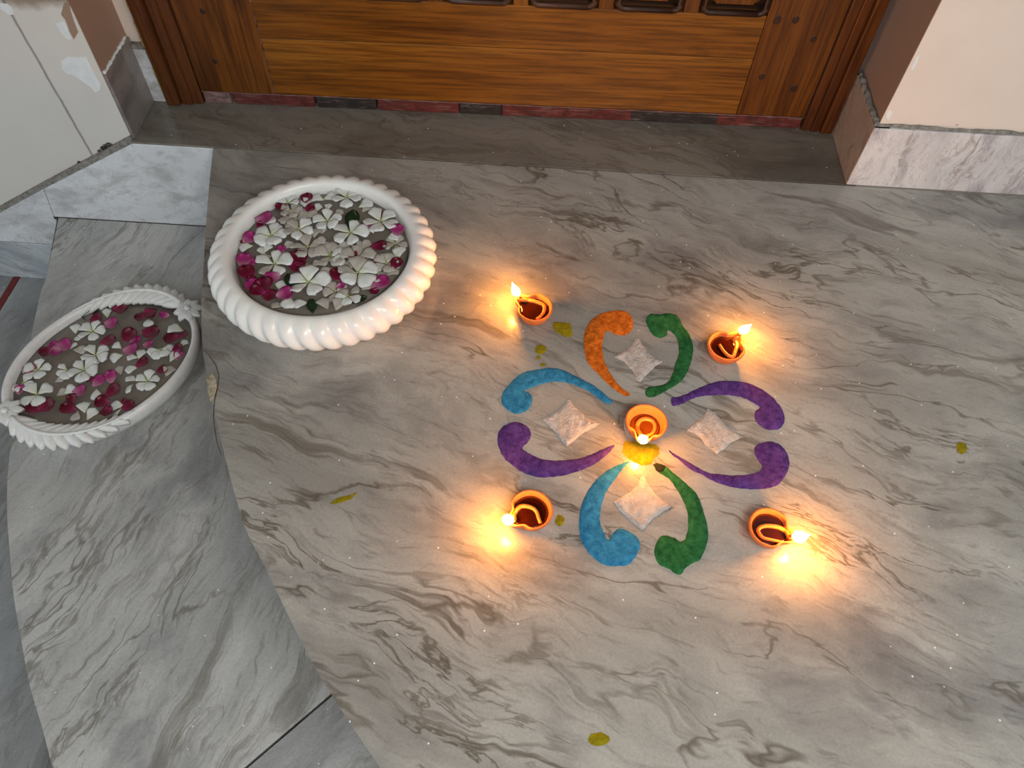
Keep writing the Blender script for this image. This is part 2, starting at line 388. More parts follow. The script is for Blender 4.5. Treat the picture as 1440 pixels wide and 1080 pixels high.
# chipped edge of the platform beside the oval bowl
cp = [at(*p) for p in ((290, 531), (299, 525), (304, 533), (305, 546), (300, 560), (295, 563), (292, 548))]
prism('broken_edge', MM['chip'], fl, [(p.x, p.y) for p in cp], -.012, .0012, bev=.0010)['label'] = 'yellowish broken stone at the edge of the slab'
def crack(name, px, w, parent, z=0.0, mat='mortar_dark'):
    pts = [at(*p, z) for p in px]
    v = []; f = []
    for i, p in enumerate(pts):
        t = (pts[min(i+1, len(pts)-1)]-pts[max(i-1, 0)]).normalized(); n = Vector((-t.y, t.x, 0))
        ww = w*(.4+.6*math.sin(PI*(i+.5)/len(pts)))*rng.uniform(.7, 1.2)
        v += [p+n*ww+Vector((0, 0, .0004)), p-n*ww+Vector((0, 0, .0004)), p+n*ww-Vector((0, 0, .001)), p-n*ww-Vector((0, 0, .001))]
    for i in range(len(pts)-1):
        a = i*4; f += [(a, a+1, a+5, a+4), (a, a+4, a+6, a+2), (a+1, a+3, a+7, a+5)]
    return link(name, mk(name, v, f), MM[mat], parent)
crack('crack', [(287, 492), (294, 500), (303, 512), (308, 528), (306, 545), (302, 562), (300, 585), (302, 603), (305, 622), (311, 640)], .0008, fl)

step_px = [(84, 300), (80, 315), (72, 350), (65, 390), (55, 420), (33, 530), (13, 643), (10, 720), (14, 778), (19, 837), (29, 895), (41, 961), (58, 1019), (74, 1080)]
st = [at(*p, ZS) for p in step_px]
st = [(p.x, p.y) for p in smooth_path([tuple(s) for s in st], 3)]
st[0] = (st[0][0], YS-.002)
st += [(st[-1][0]+.05, st[-1][1]-.07), (st[-1][0]+.17, -.10), (st[-1][0]+.45, -.42)]
step = link('stair_step', mk('stair_step', [], []), None)
prop(step, 'lower marble step curving round the left side of the platform', 'step', kind='structure')
prism('riser_block', MM['mortar'], step, [(x+.02, y) for x, y in st] + [(.6, -.42), (.6, YS)], ZG-.02, ZS-.026)
j0, j1 = at(467, 976, ZS), at(345, 1080, ZS)
jd = (j1-j0).normalized(); jn = Vector((-jd.y, jd.x, 0))       # joint between the two step slabs
A = j0-jd*.3; B = j1+jd*.32
# upper slab: left edge down to the joint
def clip(poly, p, n, keep):
    out = []
    L = len(poly)
    for i in range(L):
        a, b = Vector((*poly[i], 0)), Vector((*poly[(i+1) % L], 0))
        da, db = (a-p).dot(n)*keep, (b-p).dot(n)*keep
        if da >= 0: out.append((a.x, a.y))
        if (da >= 0) != (db >= 0):
            t = da/(da-db); q = a.lerp(b, t); out.append((q.x, q.y))
    return out
whole = st + [(.55, -.42), (.55, YS-.002)]
side = 1 if (Vector((-.8, .8, 0))-j0).dot(jn) > 0 else -1
prism('slab', MM['step'], step, clip(whole, j0+jn*side*.0020, jn, side), ZS-.026, ZS, bev=.0003)
prism('slab', MM['step_b'], step, clip(whole, j0-jn*side*.0020, jn, -side), ZS-.026, ZS, bev=.0003)
step.data.materials.append(MM['mortar'])

court = box('courtyard_floor', MM['mortar_dark'], None, -5, 4, -6, YS+.2, ZG-.06, ZG-.014)
prop(court, 'grey marble courtyard paving at the foot of the step', 'floor', kind='structure')
ia, ib = at(22, 392, ZG), at(0, 428, ZG)
idr = (ib-ia).normalized(); inr = Vector((-idr.y, idr.x, 0))
cpoly = [(-5, -6), (4, -6), (4, YS+.1), (-5, YS+.1)]
hw = .0075
sA = 1 if (Vector((0, .5, 0))-ia).dot(inr) > 0 else -1
prism('slab', MM['court'], court, clip(cpoly, ia+inr*sA*(hw+.001), inr, sA), ZG-.02, ZG, bev=.0015)
prism('slab', MM['court'], court, clip(cpoly, ia-inr*sA*(hw+.001), inr, -sA), ZG-.02, ZG, bev=.0015)
q0, q1 = ia-idr*.5, ia+idr*1.6
prism('inlay_strip', MM['inlay'], court, [tuple((q0+inr*hw)[:2]), tuple((q0-inr*hw)[:2]), tuple((q1-inr*hw)[:2]), tuple((q1+inr*hw)[:2])], ZG-.02, ZG+.0002)['label'] = 'dark red inlay strip between the paving slabs'

# ------------------------------------------------------------------ walls, skirting, unseen roof added for shade
TOP = 2.2
wl = link('wall_left', mk('wall_left', [], []), None); prop(wl, 'cream wall left of the doorway with peeling paint and a long crack', 'wall', kind='structure')
box('plaster_face', MM['cream_l'], wl, -2.4, XL-.0026, YW, YW+.003, ZG-.02, TOP)
box('reveal', MM['brown'], wl, XL-.06, XL-.0025, YW+.002, 1.33, -.03, TOP)['label'] = 'brown painted side of the door recess'
box('return_face', MM['cream'], wl, XL-.04, -.7585, 1.318, 1.42, -.03, TOP)['label'] = 'narrow cream strip beside the door frame'
box('wall_core', MM['plaster'], wl, -2.4, XL-.06, YW+.003, 1.42, ZG-.02, TOP)
def wall_patch(name, px, mat, lbl, t=.0012, parent=wl):
    pts = [at_y(*p, YW) for p in px]
    o = prism(name, MM[mat], parent, [(p.x, p.z) for p in pts], YW+.001, YW-t, 'y', bev=.0006); o['label'] = lbl; return o
wall_patch('peeled_patch', [(86, 86), (95, 80), (108, 81), (121, 80), (127, 92), (134, 106), (141, 118), (141, 127), (134, 130), (128, 122), (119, 116), (110, 109), (103, 105), (95, 104), (87, 97)], 'plaster', 'bare white patch at the corner of the wall')
wall_patch('peeled_patch', [(0, 4), (10, 5), (17, 11), (20, 20), (12, 21), (5, 14), (0, 12)], 'plaster', 'small bare white patch at the upper end of the crack')
wall_patch('peeled_patch', [(78, 33), (90, 30), (96, 42), (101, 55), (94, 55), (86, 46)], 'plaster', 'flaking plaster edge at the wall corner')
wall_patch('peeled_patch', [(90, 5), (97, 0), (99, 14), (104, 30), (110, 45), (104, 55), (98, 44), (93, 28), (86, 20)], 'brown', 'brown paint lapping over the wall corner')
for i, (px, s) in enumerate((((147, 208), .007), ((154, 203), .006), ((141, 212), .005), ((149, 204), .0045), ((112, 228), .004))):
    p = at_y(*px, YW); bm = bmesh.new(); bmesh.ops.create_icosphere(bm, subdivisions=2, radius=s)
    for v in bm.verts: v.co = Vector((v.co.x*1.2, v.co.y*.6, v.co.z*.8))*rng.uniform(.8, 1.15) + Vector((p.x, YW-.001, p.z))
    link('tar_lump', bm_mesh('tar_lump', bm), MM['strip_black'], wl)

wr = link('wall_right', mk('wall_right', [], []), None); prop(wr, 'smooth cream wall right of the doorway', 'wall', kind='structure')
box('plaster_face', MM['cream'], wr, XR+.0106, 1.9, YW, YW+.003, -.03, TOP)
box('reveal', MM['brown'], wr, XR+.0105, XR+.06, YW+.002, 1.42, -.03, TOP)['label'] = 'brown painted side of the door recess'
box('wall_core', MM['plaster'], wr, XR+.06, 1.9, YW+.003, 1.42, -.03, TOP)
for px in (((1246, 163), (1252, 152), (1256, 158), (1250, 170)), ((1281, 96), (1288, 82), (1294, 74), (1292, 84), (1284, 100))):
    pts = [at_y(*p, YW) for p in px]
    prism('peeled_patch', MM['plaster'], wr, [(p.x-.001, p.z) for p in pts], YW+.001, YW-.0012, 'y')['label'] = 'paint chipped off the corner'
wt = box('wall_top', MM['cream'], None, XL-.06, XR+.06, YW, 1.42, 2.12, TOP)
prop(wt, 'cream wall over the door opening', 'wall', kind='structure')
ce = box('ceiling', MM['shade_roof'], None, -2.4, 1.9, -1.6, 1.42, TOP, TOP+.1); prop(ce, 'unseen brown roof added to shade the doorway', 'ceiling', kind='structure')  # out of view, added to block overhead sky and darken the door end

def P2(px, y): p = at_y(*px, y); return (p.x, p.z)
bl = link('baseboard_left', mk('baseboard_left', [], []), None); prop(bl, 'stepped white marble skirting under the left wall beside the steps', 'skirting', kind='structure')
e0 = edge[0][0]
t0 = P2((188, 206), YS); t1 = P2((62, 266), YS); b1 = P2((80, 312), YS)
zj = t1[1]
prism('skirting_stone', MM['skirt'], bl, [(t0[0], -.004), (e0+.03, -.004), (e0+.03, ZS-.005), (b1[0], ZS-.005), (t1[0], t1[1])], YS+.05, YS, 'y', bev=.001)['label'] = 'large pale blue white skirting stone above the lower step'
l0 = P2((0, 300), YS); lx = -1.9
sl = (t1[1]-l0[1])/(t1[0]-l0[0])
zt = -.309
prism('skirting_stone', MM['skirt'], bl, [(t1[0]-.002, t1[1]-.001), (b1[0]-.002, ZS-.005), (b1[0]-.002, zt+.001), (-1.215, zt+.001), (-1.235, zt+.05), (l0[0]-.03, l0[1]-sl*.03)], YS+.05, YS+.001, 'y', bev=.001)['label'] = 'small cracked white skirting stone at the end of the slope'
prism('skirting_stone', MM['skirt_d'], bl, [(b1[0]-.002, zt-.001), (b1[0]-.002, ZG), (-1.7, ZG), (-1.7, zt-.001)], YS+.05, YS+.0005, 'y', bev=.001)['label'] = 'grey striped skirting stone at courtyard level'
prism('skirting_stone', MM['skirt'], bl, [(-1.217, zt+.001), (-1.7, zt+.001), (-1.7, l0[1]-sl*(l0[0]+1.7)), (l0[0]-.032, l0[1]-sl*.032), (-1.237, zt+.05)], YS+.05, YS+.002, 'y', bev=.001)
prism('mortar_line', MM['mortar'], bl, [(XL-.001, -.006), (XL-.001, .010), (t1[0], t1[1]+.012), (-1.7, l0[1]-sl*(l0[0]+1.7)+.012), (-1.7, l0[1]-sl*(l0[0]+1.7)), t1, (t0[0], -.006)], YW+.02, YS+.0035, 'y')['label'] = 'rough grey mortar along the foot of the wall'
box('joint_line', MM['mortar_dark'], bl, b1[0], e0+.02, YS-.0015, YS+.01, ZS-.005, ZS+.0012)
box('skirting_stone', MM['skirt_grey'], bl, XL-.03, XL+.004, YW+.001, 1.315, 0.0006, .138, bev=.001)['label'] = 'dark grey skirting stone inside the door recess'
box('skirting_stone', MM['skirt'], bl, XL+.002, -.7565, 1.309, 1.34, 0.0006, .118, bev=.001)['label'] = 'narrow white skirting stone beside the door frame'
box('mortar_line', MM['mortar'], bl, XL+.001, -.757, 1.306, 1.33, .118, .127)
br = link('baseboard_right', mk('baseboard_right', [], []), None); prop(br, 'marble skirting with grey streaks under the right wall', 'skirting', kind='structure')
box('skirting_stone', MM['skirt_r'], br, XR+.001, 1.9, YS, YS+.05, .0015, .131, bev=.001)['label'] = 'long white skirting stone with grey streaks'
box('skirting_stone', MM['skirt_brown'], br, XR, XR+.03, YS+.0012, 1.345, .0006, .131, bev=.001)['label'] = 'brownish skirting stone inside the door recess'
def rough_strip(name, p0, p1, r, mat, parent, n=26, lbl=None):
    pts = []; rad = []
    a, b = Vector(p0), Vector(p1)
    for i in range(n+1):
        pts.append(a.lerp(b, i/n)+Vector((rng.uniform(-1, 1), rng.uniform(-1, 1), rng.uniform(-1, 1)))*r*.25); rad.append(r*rng.uniform(.6, 1.15))
    o = link(name, tube_mesh(name, pts, rad, 6), MM[mat], parent, True)
    if lbl: o['label'] = lbl
    return o
rough_strip('mortar_line', (XR+.006, YS+.006, .133), (XR+.006, 1.34, .133), .0058, 'mortar', br)
rough_strip('mortar_line', (XR+.006, YS+.007, .133), (1.5, YS+.007, .133), .0042, 'mortar', br, 60)
rough_strip('mortar_line', (XL-.001, YW+.004, .140), (XL-.001, 1.312, .140), .0035, 'plaster', bl)

# ------------------------------------------------------------------ door
DR = .0245
door = empty('door_1', (0, 1.329, 0), DR); prop(door, 'varnished brown wooden door in a moulded frame', 'door', kind='structure')
def dl(px, off=0.0):                 # spot of the photograph on the door plane, in door coordinates
    r = ray(*px); ca, sa = math.cos(DR), math.sin(DR); n = Vector((-sa, ca, 0))
    o = Vector((0, 1.329, 0))+n*off; t = (o-Vector((0, 0, CAMH))).dot(n)/r.dot(n)
    p = Vector((0, 0, CAMH))+r*t-Vector((0, 1.329, 0))
    return (p.x*ca+p.y*sa, p.z)
zb = .0285
xl, xr = dl((284, 130))[0], dl((1133, 160))[0]
sl0, sr0 = dl((387, 134))[0], dl((1036, 158))[0]
zc = (dl((372, 60))[1]+dl((1060, 76))[1])/2
zp = dl((930, 15))[1]
DT = 2.06
box('stile', MM['wood_v'], door, xl, sl0-.0008, 0, .035, zb, DT, bev=.0012)
box('stile', MM['wood_v'], door, sr0+.0008, xr, 0, .035, zb, DT, bev=.0012)
box('rail_board', MM['wood_h2'], door, sl0, sr0, .0006, .035, zb, zc-.0007, bev=.0012)
box('rail_board', MM['wood_h'], door, sl0, sr0, 0, .035, zc+.0007, zp-.002, bev=.0012)
box('backing_board', MM['wood_d'], door, xl+.01, xr-.01, .022, .034, zb+.01, DT-.01)
box('rail_board', MM['wood_h'], door, sl0, sr0, 0, .035, 1.00, 1.14, bev=.0015)
box('rail_board', MM['wood_h2'], door, sl0, sr0, 0, .035, DT-.12, DT, bev=.0015)
pitch = dl((1080, 8))[0]-dl((958, 8))[0]
pw = dl((1080, 8))[0]-dl((989, 8))[0]
def rrect(x0, x1, z0, z1, r, n=5):
    out = []
    for cx, cz, a0 in ((x1-r, z0+r, -PI/2), (x1-r, z1-r, 0), (x0+r, z1-r, PI/2), (x0+r, z0+r, PI)):
        for i in range(n+1):
            a = a0+PI/2*i/n; out.append((cx+r*math.cos(a), cz+r*math.sin(a)))
    return out
x = dl((1080, 8))[0]
k = 0
while x-pw > sl0-.002 and k < 8:
    for z0, z1 in ((zp+.001, .995), (1.145, DT-.125)):
        pn = prism('panel', MM['wood_v'], door, rrect(x-pw+.012, x-.012, z0+.012, z1-.012, .012), .024, .008, 'y', bev=.006)
        ring = rrect(x-pw, x, z0, z1, .014)
        pts = [(a, .001, c) for a, c in ring]+[(ring[0][0], .001, ring[0][1])]
        link('panel_moulding', tube_mesh('panel_moulding', pts, .006, 8), MM['wood_d'], pn, True)
        if x-pw-(pitch-pw) > sl0:
            box('muntin', MM['wood_v'], door, x-pitch+.006, x-pw-.006, .001, .03, z0-.004, z1+.004, bev=.001)
    x -= pitch; k += 1
for px, s in (((285, 16), .0050), ((302, 86), .0050), ((1093, 28), .0075), ((1119, 28), .0062), ((1144, 55), .0056), ((1071, 108), .0056), ((1117, 124), .0070)):
    a, c = dl(px); bm = bmesh.new()
    bmesh.ops.create_cone(bm, cap_ends=True, segments=14, radius1=s, radius2=s*.8, depth=.0016)
    for v in bm.verts: v.co = Vector((a+v.co.x, -.0004-v.co.z*.5, c+v.co.y*1.2))
    link('dowel_plug', bm_mesh('dowel_plug', bm), MM['dowel'], door)
# worn painted strip under the leaf
segs = [(286, 331, 'strip_dust'), (331, 446, 'strip_red'), (446, 531, 'strip_black'), (531, 646, 'strip_red'), (646, 706, 'strip_black'), (706, 889, 'strip_red'), (889, 1014, 'strip_black'), (1014, 1134, 'strip_red')]
for a, b, mt in segs:
    xa = dl((a, 146))[0]; xb = dl((b, 160))[0]
    o = box('threshold_strip', MM[mt], door, max(xa, xl), min(xb, xr)-.0012, .002, .034, .0004, zb-.0022, bev=.0018)
    o['label'] = {'strip_dust': 'dusty pinkish end of the strip under the door', 'strip_red': 'worn dark red length of strip under the door', 'strip_black': 'blackened length of strip under the door'}[mt]
rough_strip('filler_line', (xl, -.0005, zb), (xr, -.0005, zb-.001), .0010, 'strip_dust', door, 60)
rough_strip('filler_line', (sl0, -.0003, zb), (sl0, -.0003, 1.9), .0009, 'strip_dust', door, 160)
# frame: two-step moulded jambs and a head
def jamb(x0, x1, inner_left):
    j = box('frame_jamb', MM['wood_f'], door, x0, x1, -.004, .05, .0006, DT+.05, bev=.0015)
    w = (x1-x0)
    a, b = (x0+w*.02, x0+w*.40) if not inner_left else (x1-w*.40, x1-w*.02)
    box('frame_moulding', MM['wood_f'], j, a, b, -.014, -.002, .0010, DT+.05, bev=.003)
    a, b = (x0+w*.45, x0+w*.72) if not inner_left else (x1-w*.72, x1-w*.45)
    box('frame_moulding', MM['wood_f'], j, a, b, -.009, -.002, .0010, DT+.05, bev=.0025)
    return j
jl = jamb(-.752, xl-.0025, False)
jr = jamb(xr+.0025, XR-.002, True)
box('frame_head', MM['wood_f'], door, xl-.0025, xr+.0025, -.006, .05, DT+.002, DT+.055, bev=.002)
rough_strip('putty_line', (-.7525, -.006, .01), (-.7525, -.006, .9), .0030, 'putty', jl, 60, 'yellowish putty along the frame edge')
rough_strip('putty_line', (XR-.004, -.007, .05), (XR-.004, -.007, .9), .0028, 'putty', jr, 60, 'yellowish putty along the frame edge')

# ------------------------------------------------------------------ powder design (rangoli)
def powder_mesh(name, poly, hmax, z0=0.0004, cell=.0042, ridged=0.0, seed=0, wear=None):
    r = random.Random(seed)
    P = []
    n = len(poly)
    for i in range(n):                                            # denser, slightly ragged outline
        a, b = poly[i], poly[(i+1) % n]
        k = max(1, int((b-a).length/.004))
        for j in range(k):
            q = a.lerp(b, j/k); P.append(Vector((q.x+r.uniform(-1, 1)*.0005, q.y+r.uniform(-1, 1)*.0005)))
    N = len(P)
    def inside(p):
        c = False; j = N-1
        for i in range(N):
            if (P[i].y > p.y) != (P[j].y > p.y) and p.x < (P[j].x-P[i].x)*(p.y-P[i].y)/(P[j].y-P[i].y)+P[i].x: c = not c
            j = i
        return c
    def dist(p):
        m_ = 9
        for i in range(N):
            a, b = P[i], P[(i+1) % N]; ab = b-a
            t = max(0, min(1, (p-a).dot(ab)/max(ab.length_squared, 1e-12))); m_ = min(m_, (a+ab*t-p).length)
        return m_
    x0, x1 = min(p.x for p in P), max(p.x for p in P); y0, y1 = min(p.y for p in P), max(p.y for p in P)
    inner = []; y = y0
    while y < y1:
        x = x0
        while x < x1:
            q = Vector((x+r.uniform(-.3, .3)*cell, y+r.uniform(-.3, .3)*cell))
            if inside(q):
                d = dist(q)
                if d > .0011: inner.append((q, d))
            x += cell
        y += cell
    pts = P+[q for q, d in inner]
    vs, es, fs, *_ = delaunay_2d_cdt(pts, [], [list(range(N))], 1, 1e-6)
    hd = {}
    for q, d in inner: hd[(round(q.x, 6), round(q.y, 6))] = d
    V = []
    for v in vs:
        d = hd.get((round(v.x, 6), round(v.y, 6)), 0.0)
        h = hmax*(1-math.exp(-d/.0022)) if d else 0.0
        if d:
            h *= 1+r.uniform(-.20, .20)
            if ridged: h *= 1-ridged*(.5+.5*math.sin(v.x*620+v.y*430+2.2*math.sin(v.y*190)))*min(1, d/.004)
        V.append((v.x, v.y, z0+h))
    nb = len(V)
    V += [(x_, y_, z0-.0003) for x_, y_, _ in V[:0]]
    return mk(name, V, [tuple(f) for f in fs])
def crop(pts, ox, oy, s): return [(ox+x/s, oy+y/s) for x, y in pts]
def rounded(P, k=4):
    n = len(P); out = []
    for i in range(n):
        p0, p1, p2, p3 = P[i-1], P[i], P[(i+1) % n], P[(i+2) % n]
        for j in range(k):
            t = j/k
            out.append(.5*((2*p1)+(p2-p0)*t+(2*p0-5*p1+4*p2-p3)*t*t+(3*p1-p0-3*p2+p3)*t**3))
    return out
def powder_thing(name, px, mat, hmax, label, cat, group=None, ridged=0.0, seed=0, smooth=True):
    poly = [at(*p).to_2d() for p in px]
    if label.find('comma') > 0 and cat == 'powder design' and 'diamond between' not in label: poly = rounded(poly)
    c = sum(poly, Vector((0, 0)))/len(poly)
    poly = [p-c for p in poly]
    o = link(name, powder_mesh(name, poly, hmax, ridged=ridged, seed=seed), MM[mat], None, smooth)
    o.location = (c.x, c.y, .0)
    return prop(o, label, cat, group)
commas = [
 ('blue_p', crop([(85,350),(100,290),(150,230),(215,165),(300,125),(400,108),(480,100),(560,112),(650,150),(740,195),(830,245),(900,300),(975,375),(920,380),(850,335),(770,280),(690,245),(600,215),(500,210),(420,225),(330,255),(270,285),(310,300),(335,350),(315,410),(270,450),(200,468),(135,435),(95,390)],690,500,5.683),
  'bright blue powder comma curling over the left white diamond', .15),
 ('purple_p', crop([(55,670),(65,610),(110,560),(190,530),(260,545),(310,590),(320,640),(300,690),(255,735),(270,760),(330,795),(400,825),(500,840),(600,835),(700,825),(780,800),(870,760),(985,715),(975,745),(900,820),(820,875),(720,920),(620,950),(500,970),(400,975),(310,955),(230,920),(150,860),(100,810),(70,750)],690,500,5.683),
  'purple powder comma curling under the left white diamond', .1),
 ('orange_p', crop([(75,430),(85,350),(120,260),(180,195),(260,150),(340,130),(420,120),(500,130),(550,170),(575,230),(570,300),(530,355),(470,375),(390,360),(330,325),(300,340),(275,400),(265,480),(270,560),(290,640),(330,730),(390,820),(460,900),(550,970),(500,985),(430,950),(340,880),(250,790),(160,700),(105,620),(85,530)],810,420,7.2),
  'orange powder comma on the marble, the only orange one', .55),
 ('green_p', crop([(710,240),(720,185),(760,155),(850,160),(940,150),(1010,165),(1050,210),(1080,280),(1140,350),(1175,440),(1185,530),(1165,640),(1130,740),(1070,830),(990,890),(900,940),(830,980),(760,1000),(710,985),(705,920),(750,890),(850,880),(920,850),(960,800),(990,720),(1010,640),(1040,550),(1035,460),(1020,400),(980,350),(930,320),(920,370),(860,400),(790,375),(750,330)],810,420,7.2),
  'green powder comma opposite the orange one, nearest the door', .1),
 ('purple_p', crop([(85,240),(130,230),(200,210),(290,165),(400,120),(500,95),(600,95),(700,105),(800,140),(900,200),(980,280),(1030,360),(1040,430),(1005,490),(950,510),(880,500),(820,460),(785,400),(790,355),(830,320),(790,290),(720,250),(640,225),(550,215),(450,215),(340,225),(250,250),(170,290),(95,305)],930,520,6),
  'purple powder comma arching over the right white diamond', .2),
 ('purple_p', crop([(60,680),(110,710),(170,745),(250,790),(330,840),(400,870),(480,880),(580,890),(680,890),(760,880),(830,855),(850,815),(820,770),(785,700),(800,640),(860,615),(930,605),(1000,635),(1050,690),(1080,770),(1070,850),(1030,920),(980,975),(900,1000),(800,1010),(700,1005),(600,990),(500,965),(410,925),(340,885),(240,840),(160,770),(90,720)],930,520,6),
  'purple powder comma sweeping under the right white diamond', .2),
 ('blue_p', crop([(515,50),(470,100),(420,160),(370,230),(320,300),(285,390),(265,480),(265,570),(290,640),(325,710),(350,690),(380,650),(430,620),(500,640),(560,680),(600,740),(590,810),(545,880),(500,925),(430,935),(360,940),(280,920),(200,860),(140,790),(100,700),(85,600),(95,490),(120,390),(170,290),(230,210),(310,140),(400,90)],800,640,6),
  'blue powder comma to the left of the front white diamond', .1),
 ('green_p', crop([(820,95),(870,140),(930,190),(1010,260),(1080,330),(1120,430),(1150,530),(1175,640),(1160,760),(1110,880),(1050,910),(980,960),(950,1005),(900,1000),(840,960),(770,930),(730,860),(725,780),(770,690),(830,680),(900,705),(940,730),(980,710),(1000,640),(1005,540),(990,450),(950,360),(890,260),(830,190),(765,155),(798,138)],800,640,6),
  'green powder comma with a scorched dark tip, right of the front diamond', .25)]
for i, (mt, px, lbl, rd) in enumerate(commas):
    o = powder_thing('powder_comma', px, mt, .0030, lbl, 'powder design', 'commas of the powder design', rd, i)
    if 'scorched' in lbl:
        tp = [at(*p).to_2d()-o.location.to_2d() for p in crop([(710,80),(735,68),(770,72),(822,96),(800,137),(766,153),(735,128)],800,640,6)]
        link('comma_tip', powder_mesh('comma_tip', tp, .0030, seed=31), MM['dark_p'], o, True)['label'] = 'scorched dark tip'
diamonds = [
 (crop([(600,400),(630,400),(665,450),(740,560),(810,605),(885,635),(810,680),(740,750),(690,800),(650,845),(600,825),(610,790),(560,720),(490,640),(385,595),(430,560),(500,530),(570,470)],810,420,7.2), 'white powder diamond between the orange and green commas'),
 (crop([(625,340),(660,400),(740,470),(810,520),(875,550),(810,585),(720,630),(660,690),(610,725),(570,690),(530,630),(470,570),(410,510),(470,485),(540,440),(600,385)],690,500,5.683), 'white powder diamond left of the middle lamp'),
 (crop([(385,325),(440,360),(500,420),(570,490),(640,545),(690,570),(640,590),(580,620),(520,680),(470,712),(430,680),(370,640),(330,580),(280,540),(215,515),(250,470),(310,430),(370,380)],930,520,6), 'white powder diamond between the two right purple commas'),
 (crop([(630,170),(665,240),(720,320),(790,385),(865,435),(800,475),(720,530),(680,570),(640,620),(615,635),(560,590),(490,530),(420,460),(375,395),(440,360),(520,310),(580,250),(605,190)],800,640,6), 'white powder diamond nearest the camera, in front of the middle lamp'),
 ([(877,588), (890, 584), (905, 580), (925, 590), (933, 602), (920, 615), (900, 618), (883, 615), (877, 603)], 'white powder patch mostly hidden under the middle lamp')]
for i, (px, lbl) in enumerate(diamonds):
    powder_thing('powder_diamond', px, 'white_powder', .0034 if i < 4 else .0016, lbl, 'powder design', 'white diamonds of the powder design', .45, 50+i)
def blob(px, py, rx, ry, seed, n=14):
    r = random.Random(seed)
    return [(px+rx*math.cos(2*PI*i/n)*r.uniform(.85, 1.12), py+ry*math.sin(2*PI*i/n)*r.uniform(.85, 1.12)) for i in range(n)]
yel = [(crop([(240,575),(330,590),(450,610),(600,620),(640,660),(640,740),(590,790),(540,860),(430,870),(340,830),(260,780),(205,710),(220,640)],850,550,8.31), 'bright yellow powder patch in front of the middle lamp'),
 (crop([(490,230),(540,180),(640,175),(760,190),(840,210),(870,320),(880,400),(840,465),(740,450),(620,400),(530,320)],740,440,13.5), 'large yellow powder spot beside the back left lamp'),
 (blob(760.5, 491.5, 8, 7.5, 3), 'round yellow powder spot above the left blue comma'),
 (blob(757, 503, 3.2, 3.0, 4), 'tiny yellow powder spot below the round one'),
 (blob(763.5, 513, 4, 2.4, 5), 'faint yellow powder speck touching the blue comma side'),
 (blob(787, 732, 6.5, 8, 6), 'yellow powder spot right of the front left lamp'),
 (blob(1352, 630, 8, 9, 7), 'yellow powder spot far out on the right of the platform'),
 (blob(842, 1040, 17, 10, 8), 'yellow powder spot by the lower edge of the photo'),
 ([(463,708),(475,700),(490,697),(502,692),(494,702),(482,706),(470,709)], 'faint yellow smear left of the front left lamp')]
for i, (px, lbl) in enumerate(yel):
    powder_thing('powder_spot', px, 'yellow_p', .0010 if i else .0016, lbl, 'powder spot', 'yellow powder spots', 0, 70+i)

# ------------------------------------------------------------------ clay oil lamps
CUP = [(0, .0), (.015, .0), (.0185, .0012), (.0235, .0075), (.0275, .0150), (.0300, .0225), (.0305, .0262), (.0292, .0276), (.0272, .0268),
       (.0262, .0225), (.0238, .0150), (.0200, .0090), (.0140, .0062), (0, .0056)]
def spout(th):
    d = (th+PI) % (2*PI)-PI
    return math.exp(-(d/.36)**2)
def cup_mesh(scale):
    n = 64; v = []; f = []
    for r, z in CUP:
        for k in range(n):
            th = 2*PI*k/n; s = spout(th); w = max(0, min(1, (z-.006)/.018))
            rr = r*(1+.010*math.sin(3*th+1))+ (r/.030)*.0078*s*w
            pinch = 1-.16*w*math.exp(-((abs((th+PI) % (2*PI)-PI)-.62)/.28)**2)
            v.append((rr*pinch*math.cos(th)*scale, rr*pinch*math.sin(th)*scale, (z+.0016*s*w)*scale))
    for i in range(len(CUP)-1):
        for k in range(n):
            f.append((i*n+k, i*n+(k+1) % n, (i+1)*n+(k+1) % n, (i+1)*n+k))
    me = mk('clay_cup', v, f); bm = bmesh.new(); bm.from_mesh(me); bmesh.ops.remove_doubles(bm, verts=bm.verts, dist=1e-6)
    bmesh.ops.recalc_face_normals(bm, faces=bm.faces); bm.to_mesh(me); bm.free(); return me
def disc_mesh(name, rfun, z, n=48, dome=0.0, thick=.002):
    v = [(0, 0, z+dome)]; f = []
    for j, q in enumerate((.5, .85, 1.0)):
        for k in range(n):
            th = 2*PI*k/n; r = rfun(th)*q; v.append((r*math.cos(th), r*math.sin(th), z+dome*(1-q*q)))
    for k in range(n): f.append((0, 1+k, 1+(k+1) % n))
    for j in range(2):
        for k in range(n):
            a = 1+j*n; f.append((a+k, a+n+k, a+n+(k+1) % n, a+(k+1) % n))
    b = len(v)
    for k in range(n):
        th = 2*PI*k/n; r = rfun(th)*.92; v.append((r*math.cos(th), r*math.sin(th), z-thick))
    for k in range(n): f.append((1+2*n+k, b+k, b+(k+1) % n, 1+2*n+(k+1) % n))
    f.append(tuple(b+k for k in range(n))[::-1])
    return mk(name, v, f)
def flame_mesh(lean, L, R):
    v = []; f = []; n = 14; prof = [(0, .12), (.06, .5), (.16, .85), (.28, 1.0), (.42, .92), (.58, .70), (.74, .42), (.88, .18), (1.0, .02)]
    for t, r in prof:
        for k in range(n):
            a = 2*PI*k/n
            v.append((lean[0]*t**1.3+R*r*math.cos(a), lean[1]*t**1.3+R*r*math.sin(a), L*t))
    for i in range(len(prof)-1):
        for k in range(n): f.append((i*n+k, i*n+(k+1) % n, (i+1)*n+(k+1) % n, (i+1)*n+k))
    f.append(tuple(range(n))[::-1]); f.append(tuple((len(prof)-1)*n+k for k in range(n)))
    return mk('flame', v, f)
